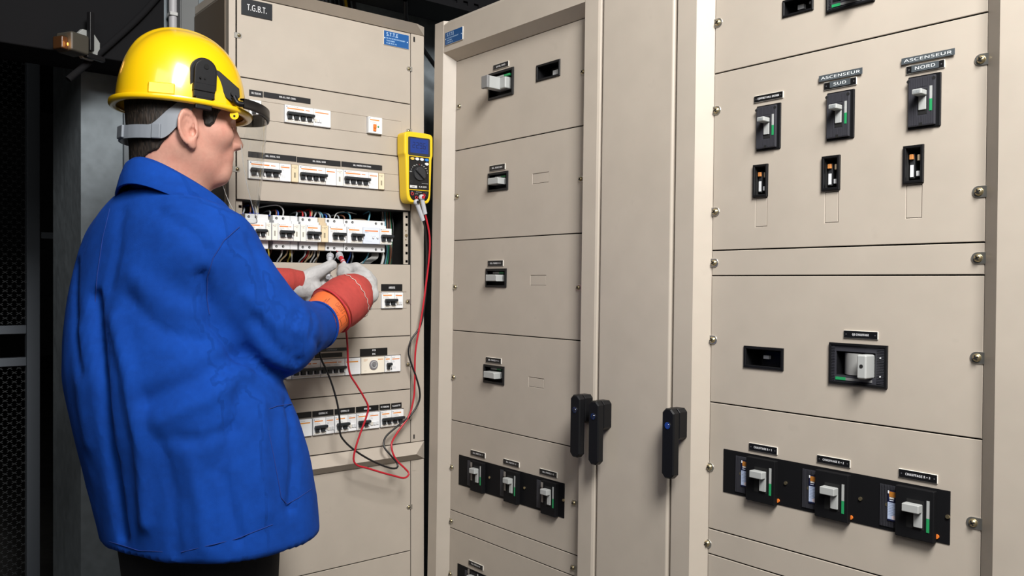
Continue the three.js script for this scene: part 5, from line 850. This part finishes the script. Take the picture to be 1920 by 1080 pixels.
// hair: short, dark, on the back and sides below the helmet
{
  const poly = [[-0.2, -0.124], [-0.09, -0.122], [-0.062, -0.10], [-0.045, -0.08], [-0.03, -0.04], [-0.022, -0.005], [-0.005, 0.004], [0.018, -0.004], [0.025, -0.028], [0.040, -0.032], [0.050, -0.004], [0.066, 0.016], [0.07, 0.13], [-0.2, 0.13]];
  const pd = (x, y) => { let d = 1e9, inn = false; for (let i = 0, j = poly.length - 1; i < poly.length; j = i++) { const [ax, ay] = poly[j], [bx_, by] = poly[i], ex = bx_ - ax, ey = by - ay, t = Math.max(0, Math.min(1, ((x - ax) * ex + (y - ay) * ey) / (ex * ex + ey * ey))); d = Math.min(d, Math.hypot(x - ax - t * ex, y - ay - t * ey)); if ((ay > y) !== (by > y) && x < (bx_ - ax) * (y - ay) / (by - ay) + ax) inn = !inn; } return inn ? -d : d; };
  const hair = (p) => { const q = toHead(p); let d = smin(headCore(q), neckSDF(q), 0.035) - 0.0045 - 0.003 * Math.max(0, fbm(q[0] * 55, q[1] * 30, q[2] * 55, 2)); const e = pd(q[0] + 0.004 * fbm(q[0] * 90, q[1] * 90, 1, 2), q[1] + 0.012 * fbm(q[0] * 70, q[1] * 60, q[2] * 70, 2)); return smax(d, e, 0.005); };
  const hairTex = noiseTex(256, (x, y) => { const v = 90 + 150 * tnoise(x, y * 0.25, 64, 151); return [B8(v), B8(v * 0.95), B8(v * 0.9)]; }, true);
  pw('hair', clothUV(surfaceNets(hair, [hb.x - 0.16, hb.y - 0.13, hb.z - 0.16], [hb.x + 0.15, hb.y + 0.13, hb.z + 0.15], 0.0034), 8), std(lin(0.05, 0.038, 0.03), 0.7, 0, { map: hairTex, bumpMap: hairTex, bumpScale: 0.0008 }));
  const brow = (s) => tube([fromHead(0.099, 0.012, s * 0.016), fromHead(0.0975, 0.017, s * 0.028), fromHead(0.088, 0.013, s * 0.042)], 0.0035, 10, 6);
  pw('eyebrow', brow(1), std(lin(0.05, 0.035, 0.028), 0.8)); pw('eyebrow', brow(-1), std(lin(0.05, 0.035, 0.028), 0.8));
  for (const s of [1, -1]) { const e = fromHead(0.0805, -0.014, s * 0.031); pw('eye', T(new THREE.SphereGeometry(0.0123, 20, 14), e.x, e.y, e.z), std(lin(0.6, 0.56, 0.52), 0.2)); const lid = []; for (let k = 0; k <= 6; k++) { const a = -0.9 + 1.8 * k / 6; lid.push(fromHead(0.0805 + 0.0132 * Math.cos(a), -0.0155 - 0.001 * Math.cos(a), s * 0.031 + 0.0132 * Math.sin(a))); } pw('eyelid', tube(lid, 0.0018, 12, 6), skin); }
}
// dark undershirt showing inside the collar
{
  const n = 48, pos = [], idx = []; for (let i = 0; i <= n; i++) { const a = 2 * Math.PI * i / n, ca = Math.cos(a), sa = Math.sin(a); for (const [r, h] of [[0.004, -0.05], [0.0, 0.012], [-0.006, 0.012], [-0.006, -0.05]]) pos.push(COL.x + tR[0] * (0.081 + r) * ca + tF[0] * (0.088 + r) * sa, COL.y + h - 0.05 * sa, COL.z + tR[2] * (0.081 + r) * ca + tF[2] * (0.088 + r) * sa); }
  for (let i = 0; i < n; i++) for (let j = 0; j < 3; j++) { const a = i * 4 + j, b = a + 1, c = a + 4, d = c + 1; idx.push(a, c, b, b, c, d); }
  const g = new THREE.BufferGeometry(); g.setAttribute('position', new THREE.Float32BufferAttribute(pos, 3)); g.setIndex(idx); g.computeVertexNormals(); pw('undershirt', g, std(lin(0.008, 0.008, 0.01), 0.9, 0, { side: THREE.DoubleSide }));
}

// ---- gloves
const leather = std(lin(0.66, 0.65, 0.64), 0.75, 0, { bumpMap: twill, bumpScale: 0.0003, map: clothVar });
const redCloth = std(lin(0.62, 0.075, 0.06), 0.85, 0, { map: clothVar, bumpMap: twill, bumpScale: 0.0003 });
function loft(rings, seg = 40) { // rings: [centre, radius, squash]
  const pos = [], idx = [], cs = rings.map((r) => r[0]); let up0 = V3(0, 1, 0);
  rings.forEach(([c, r, e = 1], i) => { const d = cs[Math.min(cs.length - 1, i + 1)].clone().sub(cs[Math.max(0, i - 1)]).normalize(), a = up0.clone().addScaledVector(d, -up0.dot(d)).normalize(), b = d.clone().cross(a); for (let k = 0; k <= seg; k++) { const t = 2 * Math.PI * k / seg, q = c.clone().addScaledVector(a, r * Math.cos(t)).addScaledVector(b, r * e * Math.sin(t)); pos.push(q.x, q.y, q.z); } });
  const uv = []; rings.forEach((_, i) => { for (let k = 0; k <= seg; k++) uv.push(k / seg, i / (rings.length - 1)); });
  const m = seg + 1; for (let i = 0; i < rings.length - 1; i++) for (let k = 0; k < seg; k++) { const a = i * m + k, b = a + 1, c = a + m, d = c + 1; idx.push(a, c, b, b, c, d); }
  const g = new THREE.BufferGeometry(); g.setAttribute('position', new THREE.Float32BufferAttribute(pos, 3)); g.setAttribute('uv', new THREE.Float32BufferAttribute(uv, 2)); g.setIndex(idx); g.computeVertexNormals(); return g;
}
const hand = (caps, k) => (p) => { let d = 1; for (const [a, b, ra, rb] of caps) d = smin(d, cone(p, a, b, ra, rb), k); return d; };
const chain = (pts, r0, r1) => { const o = []; for (let i = 0; i < pts.length - 1; i++) { const t = i / (pts.length - 1), t2 = (i + 1) / (pts.length - 1); o.push([A3(...pts[i]), A3(...pts[i + 1]), r0 + (r1 - r0) * t, r0 + (r1 - r0) * t2]); } return o; };
const wrinkle = (amp, f) => (p) => amp * fbm(p[0] * f, p[1] * f, p[2] * f, 2);
{
  const caps = [...chain([[664, 552, 2.035], [676, 535, 2.075]], 0.040, 0.036), ...chain([[690, 552, 2.05], [688, 530, 2.085]], 0.026, 0.024), ...chain([[684, 518, 2.085], [668, 505, 2.12], [648, 505, 2.135]], 0.0175, 0.0125), ...chain([[655, 530, 2.05], [644, 514, 2.09], [643, 504, 2.12]], 0.019, 0.013), ...chain([[692, 532, 2.09], [688, 520, 2.125], [664, 518, 2.14]], 0.017, 0.013), ...chain([[694, 552, 2.085], [692, 545, 2.125], [668, 538, 2.135]], 0.017, 0.013), ...chain([[684, 572, 2.06], [686, 566, 2.11], [668, 558, 2.125]], 0.018, 0.013)];
  const rg = pw('glove', clothUV(displace(surfaceNets(hand(caps, 0.007), [-0.47, 1.16, -2.2], [-0.32, 1.37, -1.97], 0.0042), wrinkle(0.0028, 60)), 5), leather); rg.userData.label = 'white leather right glove';
  const c0 = px3(597, 606, 1.955), c1 = px3(624, 580, 2.0), c2 = px3(648, 563, 2.03), c3 = px3(668, 551, 2.05), c4 = px3(682, 545, 2.065);
  const L = (a, b, t) => a.clone().lerp(b, t);
  pw('glove_cuff', displace(loft([[L(c0, c1, 0.86), 0.0520], [L(c0, c1, 0.88), 0.0575], [c1, 0.0590], [L(c1, c2, 0.5), 0.0605], [c2, 0.0605], [L(c2, c3, 0.5), 0.0585], [c3, 0.053], [L(c3, c4, 0.5), 0.0475], [c4, 0.041], [c4.clone().lerp(c3, -0.3), 0.030]], 64), wrinkle(0.0022, 45)), redCloth, rg);
  const ink = canvasTex(1024, 128, (g, w, h) => { g.fillStyle = '#e06a33'; g.fillRect(0, 0, w, h); g.strokeStyle = '#5a2a16'; g.fillStyle = '#5a2a16'; g.lineWidth = 2; const R = rng(5); for (let b = 0; b < 3; b++) { const x = 60 + b * 330; g.font = '22px sans-serif'; g.fillText('CLASSE 0', x + 90, 44); g.fillText('1000 V', x + 100, 72); g.font = '15px sans-serif'; g.fillText('EN 60903  T.10', x + 86, 98); g.beginPath(); g.moveTo(x, 90); for (let k = 0; k < 9; k++) g.lineTo(x + 8 * k, 30 + 62 * R()); g.stroke(); g.strokeRect(x + 196, 34, 60, 56); g.beginPath(); g.moveTo(x + 196, 62); g.lineTo(x + 256, 62); g.stroke(); } });
  ink.wrapS = THREE.RepeatWrapping;
  pw('liner_cuff', displace(loft([[L(c0, c1, -0.6), 0.044], [L(c0, c1, 0.0), 0.0505], [L(c0, c1, 0.5), 0.0525], [c1, 0.054]], 64), wrinkle(0.001, 30)), std(0xffffff, 0.6, 0, { map: ink }), rg).userData.label = 'orange rubber liner cuff with printed marking';
  const st = []; for (let k = 0; k <= 40; k++) { const t = 2 * Math.PI * k / 40, d = c3.clone().sub(c2).normalize(), a = V3(0, 1, 0).addScaledVector(d, -d.y).normalize(), b = d.clone().cross(a); st.push(L(c2, c3, 0.62).addScaledVector(a, 0.0592 * Math.cos(t)).addScaledVector(b, 0.0592 * Math.sin(t)).addScaledVector(d, 0.0014 * (k % 2 ? 1 : -1))); }
  pw('stitching', tube(st, 0.0007, 120, 5), M.whiteWarm, rg);
  const hem = []; for (let k = 0; k <= 40; k++) { const t = 2 * Math.PI * k / 40, d = c2.clone().sub(c1).normalize(), a = V3(0, 1, 0).addScaledVector(d, -d.y).normalize(), b = d.clone().cross(a); hem.push(L(c0, c1, 0.88).addScaledVector(a, 0.0585 * Math.cos(t)).addScaledVector(b, 0.0585 * Math.sin(t))); }
  pw('cuff_binding', tube(hem, 0.0024, 100, 6), std(lin(0.5, 0.03, 0.04), 0.8), rg);
  const sr = []; for (let k = 0; k <= 40; k++) { const t = 2 * Math.PI * k / 40, d = dirRW, a = V3(0, 1, 0).addScaledVector(d, -d.y).normalize(), b = d.clone().cross(a); sr.push(V3(...WR).addScaledVector(a, 0.0535 * Math.cos(t)).addScaledVector(b, 0.0535 * Math.sin(t))); }
  pw('sleeve_hem', tube(sr, 0.003, 90, 6), blue, jacket);
}
{
  const caps = [...chain([[562, 528, 2.095], [590, 514, 2.12], [622, 498, 2.14]], 0.0215, 0.0135), ...chain([[560, 540, 2.095], [586, 544, 2.12]], 0.028, 0.026), ...chain([[588, 540, 2.13], [604, 532, 2.16], [616, 524, 2.165]], 0.0155, 0.012), ...chain([[586, 552, 2.125], [602, 546, 2.155], [614, 538, 2.16]], 0.0155, 0.012), ...chain([[582, 562, 2.115], [598, 560, 2.145], [610, 551, 2.15]], 0.015, 0.0115)];
  const lg = pw('glove', clothUV(displace(surfaceNets(hand(caps, 0.008), [-0.58, 1.2, -2.21], [-0.42, 1.37, -2.04], 0.0042), wrinkle(0.0025, 60)), 5), leather); lg.userData.label = 'white leather left glove';
  const a = px3(496, 528, 2.035), b = px3(540, 528, 2.085), c = px3(563, 532, 2.098);
  pw('glove_cuff', displace(loft([[a, 0.034], [b, 0.032], [c, 0.031], [c.clone().lerp(b, -0.15), 0.025]], 48), wrinkle(0.002, 45)), redCloth, lg);
}

// =====================================================================  SAFETY HELMET WITH FACE VISOR (worn)
{
  const base = px3(335, 188, 1.752), e = 0.045, fF = V3(0.829 * Math.cos(e), -Math.sin(e), -0.559 * Math.cos(e)).normalize(), fS = V3(0.559, 0, 0.829).normalize(), fU = fS.clone().cross(fF).normalize();
  base.y = EYE + 0.366;
  const H = new THREE.Group(); H.name = numbered('safety_helmet'); scene.add(H); mark(H, 'glossy yellow safety helmet with clear face visor worn by the worker', 'helmet');
  H.position.copy(base); H.quaternion.setFromRotationMatrix(new THREE.Matrix4().makeBasis(fF, fU, fS)); // local x forward, y up, z his right side
  const yel = new THREE.MeshPhysicalMaterial({ color: lin(0.90, 0.56, 0.004), roughness: 0.3, clearcoat: 0.7, clearcoatRoughness: 0.12 });
  const Lf = 0.131, Lb = 0.120, Wd = 0.106, Ht = 0.163;
  const shellAt = (th, t) => { const s = Math.pow(Math.max(0, 1 - Math.pow(t, 2.5)), 1 / 2.15), c = Math.cos(th), n = Math.sin(th); const ex = 2.25, rad = 1 / Math.pow(Math.pow(Math.abs(c), ex) + Math.pow(Math.abs(n), ex), 1 / ex); let x = (c > 0 ? Lf : Lb) * c * rad * s, z = Wd * n * rad * s, y = Ht * t; const rg = Math.exp(-Math.pow(z / 0.02, 4)) * Math.min(1, Math.max(0, (t - 0.45) / 0.3)); y += 0.007 * rg; x *= 1 + 0.02 * rg * (1 - t); return [x, y, z]; };
  const NT = 72, NH = 36, pos = [], idx = []; for (let j = 0; j <= NH; j++) for (let i = 0; i < NT; i++) pos.push(...shellAt(2 * Math.PI * i / NT, Math.sin(Math.PI / 2 * j / NH)));
  for (let j = 0; j < NH; j++) for (let i = 0; i < NT; i++) { const a = j * NT + i, b = j * NT + (i + 1) % NT, c = a + NT, d = b + NT; idx.push(a, c, b, b, c, d); }
  const sg = new THREE.BufferGeometry(); sg.setAttribute('position', new THREE.Float32BufferAttribute(pos, 3)); sg.setIndex(idx); sg.computeVertexNormals(); yel.side = THREE.DoubleSide; obj('shell', sg, yel, H);
  // rim with turned-up gutter, short peak in front
  const rim = []; const RP = [[-0.002, 0.002], [0.004, 0.001], [0.010, 0.002], [0.0125, 0.006], [0.0125, 0.012], [0.0105, 0.012], [0.0095, 0.0075], [0.004, 0.006], [-0.001, 0.008]]; const rp = [], ri = [];
  for (let i = 0; i < NT; i++) { const th = 2 * Math.PI * i / NT, [x, , z] = shellAt(th, 0), l = Math.hypot(x, z), pk = Math.max(0, Math.cos(th)) ** 6 * 0.004; for (const [r, y] of RP) { const k = (l + r + (r > 0.003 ? pk : 0)) / l; rp.push(x * k, y - 0.006 - (r > 0.003 ? pk * 0.3 : 0), z * k); } }
  const m = RP.length; for (let i = 0; i < NT; i++) for (let j = 0; j < m; j++) { const a = i * m + j, b = i * m + (j + 1) % m, c = ((i + 1) % NT) * m + j, d = ((i + 1) % NT) * m + (j + 1) % m; ri.push(a, c, b, b, c, d); }
  const rgm = new THREE.BufferGeometry(); rgm.setAttribute('position', new THREE.Float32BufferAttribute(rp, 3)); rgm.setIndex(ri); rgm.computeVertexNormals(); obj('rim', rgm, yel, H);
  const sideZ = (x, y) => { let best = Wd, bd = 1; for (let i = 0; i < 60; i++) { const q = shellAt(Math.PI * (i + 0.5) / 60, Math.min(0.99, y / Ht)); if (Math.abs(q[0] - x) < bd) { bd = Math.abs(q[0] - x); best = q[2]; } } return best; };
  for (const [x0, x1, y0, y1] of [[-0.078, -0.030, 0.008, 0.030], [0.008, 0.046, 0.012, 0.034]]) { const xm = (x0 + x1) / 2, zz = sideZ(xm, 0.02); const q = rbox(x1 - x0, y1 - y0, 0.006, 0.002, 2); q.rotateY(-Math.atan2(sideZ(x1, 0.02) - sideZ(x0, 0.02), x1 - x0)); obj('slot_boss', T(q, xm, (y0 + y1) / 2, zz - 0.0012), yel, H); }
  obj('lug', [T(cyl(0.009, 0.005, 18).rotateX(Math.PI / 2), 0.088, -0.010, sideZ(0.088, 0.01) + 0.006)], yel, H); obj('lug_hole', T(cyl(0.0022, 0.006, 12).rotateX(Math.PI / 2), 0.088, -0.012, sideZ(0.088, 0.01) + 0.0065), M.hole, H);
  // visor carrier on the side: rounded clip, pivot arm, rim band, clear sheet
  const cX = 0.022, zc = sideZ(cX, 0.04);
  const tilt = -Math.atan2(sideZ(cX + 0.03, 0.04) - sideZ(cX - 0.03, 0.04), 0.06);
  const clip = (w, h, y0, d, z) => { const s = new THREE.Shape(); s.moveTo(-w, y0); s.lineTo(w, y0); s.lineTo(w, y0 + h - w); s.absarc(0, y0 + h - w, w, 0, Math.PI); s.closePath(); const g = new THREE.ExtrudeGeometry(s, { depth: d, bevelEnabled: true, bevelSize: 0.0012, bevelOffset: -0.0012, bevelThickness: 0.0012, bevelSegments: 2 }); g.rotateY(tilt); return T(g, cX, 0, zc + z); };
  obj('visor_clip', [clip(0.0265, 0.088, 0.004, 0.004, -0.006), clip(0.0205, 0.076, 0.010, 0.007, 0.002), T(rbox(0.043, 0.016, 0.012, 0.002).rotateY(tilt), cX, 0.030, zc + 0.006), T(rbox(0.033, 0.03, 0.010, 0.002).rotateY(tilt), cX, 0.002, zc + 0.005)], M.black, H);
  obj('clip_hole', [T(cyl(0.005, 0.003, 16).rotateX(Math.PI / 2).rotateY(tilt), cX + 0.002, 0.072, zc + 0.0098), ...[-1, 0, 1].map((k) => T(cyl(0.0018, 0.003, 10).rotateX(Math.PI / 2).rotateY(tilt), cX + k * 0.009, 0.048, zc + 0.0105 - k * 0.003))], M.hole, H);
  const dX = -0.032, zP = sideZ(0.075, 0.04) + 0.016, pv = [0.118 + dX, 0.030];
  const armS = new THREE.Shape([[0.078, 0.070], [0.086, 0.068], [0.126, 0.040], [0.128, 0.024], [0.116, 0.012], [0.102, 0.018], [0.082, 0.050]].map(([x, y]) => new THREE.Vector2(x + dX, y + 0.004)));
  const arm = new THREE.ExtrudeGeometry(armS, { depth: 0.007, bevelEnabled: true, bevelSize: 0.001, bevelThickness: 0.001, bevelSegments: 1 }); const armG = T(arm, 0, 0, zP - 0.018);
  obj('pivot_arm', [armG, T(cyl(0.0055, 0.005, 18).rotateX(Math.PI / 2), pv[0] - 0.003, pv[1] + 0.002, zP - 0.008)], M.black, H);
  // rim band: from the pivot round the front of the helmet to the other side
  const bandPts = (a) => { const A = THREE.MathUtils.degToRad(a); return [0.072 + 0.108 * Math.cos(A), 0, 0.106 * Math.sin(A)]; };
  const bp = [], bi = [], NB = 48; for (let i = 0; i <= NB; i++) { const a = 74 - 148 * i / NB, [x, , z] = bandPts(a), A = THREE.MathUtils.degToRad(a), c = Math.cos(A), s = Math.sin(A), drop = 0.5 * (1 + Math.cos(Math.PI * Math.min(1, Math.abs(a) / 74))), top = 0.024 - 0.004 * drop, bot = 0.004 - 0.006 * drop; for (const [r, y] of [[0, bot], [0.004, bot], [0.005, bot + 0.004], [0.004, top], [-0.012, top + 0.002], [-0.012, top - 0.002], [0, top - 0.004]]) bp.push(x + r * c, y, z + r * s); }
  for (let i = 0; i < NB; i++) for (let j = 0; j < 7; j++) { const a = i * 7 + j, b = i * 7 + (j + 1) % 7, c = a + 7, d = b + 7; bi.push(a, b, c, b, d, c); }
  const bg = new THREE.BufferGeometry(); bg.setAttribute('position', new THREE.Float32BufferAttribute(bp, 3)); bg.setIndex(bi); bg.computeVertexNormals(); const bandM = std(lin(0.012, 0.010, 0.009), 0.4, 0, { side: THREE.DoubleSide }); obj('visor_band', bg, bandM, H);
  obj('band_link', tube([V3(0.084, 0.026, zP - 0.010), V3(0.092, 0.014, zP - 0.008), V3(0.104, 0.012, 0.103)], 0.006, 10, 8), M.black, H);
  const vp = [], vi = [], vuv = [], NV = 48, NR = 14; for (let i = 0; i <= NV; i++) { const a = 66 - 132 * i / NV, [x, , z] = bandPts(a), len = 0.212 * Math.pow(Math.max(0, 1 - Math.pow(Math.abs(a) / 70, 3.2)), 0.7) + 0.01; for (let j = 0; j <= NR; j++) { const t = j / NR; vp.push(x - 0.012 * t * t, 0.004 - len * t, z * (1 - 0.05 * t)); vuv.push(i / NV, t); } }
  for (let i = 0; i < NV; i++) for (let j = 0; j < NR; j++) { const a = i * (NR + 1) + j, b = a + 1, c = a + NR + 1, d = c + 1; vi.push(a, b, c, b, d, c); }
  const vg = new THREE.BufferGeometry(); vg.setAttribute('position', new THREE.Float32BufferAttribute(vp, 3)); vg.setAttribute('uv', new THREE.Float32BufferAttribute(vuv, 2)); vg.setIndex(vi); vg.computeVertexNormals();
  const vis = obj('visor', vg, new THREE.MeshPhysicalMaterial({ color: lin(0.93, 0.94, 0.94), roughness: 0.03, transmission: 1, thickness: 0, ior: 1.45, side: THREE.DoubleSide }), H); vis.userData.label = 'clear plastic face visor';
  const edge = []; for (let i = 0; i <= NV; i++) { const k = (i * (NR + 1) + NR) * 3; edge.push(V3(vp[k], vp[k + 1], vp[k + 2])); } obj('visor_edge', tube(edge, 0.0009, 120, 5), new THREE.MeshPhysicalMaterial({ color: lin(0.7, 0.7, 0.68), roughness: 0.2, transmission: 0.6, thickness: 0 }), vis);
  // grey headband: nape strap rising to the rim on both sides
  const hbp = [], hbi = [], NS = 60; for (let i = 0; i <= NS; i++) { const a = -100 + 200 * i / NS, A = THREE.MathUtils.degToRad(a), k = Math.min(1, Math.abs(a) / 100), up_ = k < 0.62 ? 0 : sst((k - 0.62) / 0.38), x = 0.004 - 0.112 * Math.cos(A), z = 0.090 * Math.sin(A), y0 = -0.076 + 0.075 * up_, y1 = -0.050 + 0.062 * up_ + 0.028 * sst(Math.max(0, Math.min(1, (k - 0.5) / 0.2))), c = -Math.cos(A), s = Math.sin(A); for (const [r, y] of [[0, y0], [0.0028, y0], [0.0028, y1], [0, y1]]) hbp.push(x + r * c, y, z + r * s); }
  for (let i = 0; i < NS; i++) for (let j = 0; j < 4; j++) { const a = i * 4 + j, b = i * 4 + (j + 1) % 4, c = a + 4, d = b + 4; hbi.push(a, c, b, b, c, d); }
  const hg = new THREE.BufferGeometry(); hg.setAttribute('position', new THREE.Float32BufferAttribute(hbp, 3)); hg.setIndex(hbi); const hm = std(lin(0.20, 0.22, 0.25), 0.5, 0, { side: THREE.DoubleSide }); const band = obj('headband', toCreasedNormals(hg, 0.6), hm, H); band.userData.label = 'grey plastic nape strap';
  const buck = (a, w, h) => { const A = THREE.MathUtils.degToRad(a), g = rbox(w, h, 0.006, 0.0025, 2); g.rotateY(Math.PI / 2 + 0); g.rotateY(0); const c = -Math.cos(A), s = Math.sin(A), q = new THREE.Quaternion().setFromUnitVectors(V3(1, 0, 0), V3(c, 0, s)); g.applyQuaternion(q); return T(g, 0.004 - 0.112 * Math.cos(A) + 0.003 * c, -0.062, 0.090 * Math.sin(A) + 0.003 * s); };
  obj('strap_buckle', buck(58, 0.018, 0.03), hm, band); obj('strap_slider', buck(8, 0.03, 0.026), hm, band);
}

renderer.render(scene, camera);
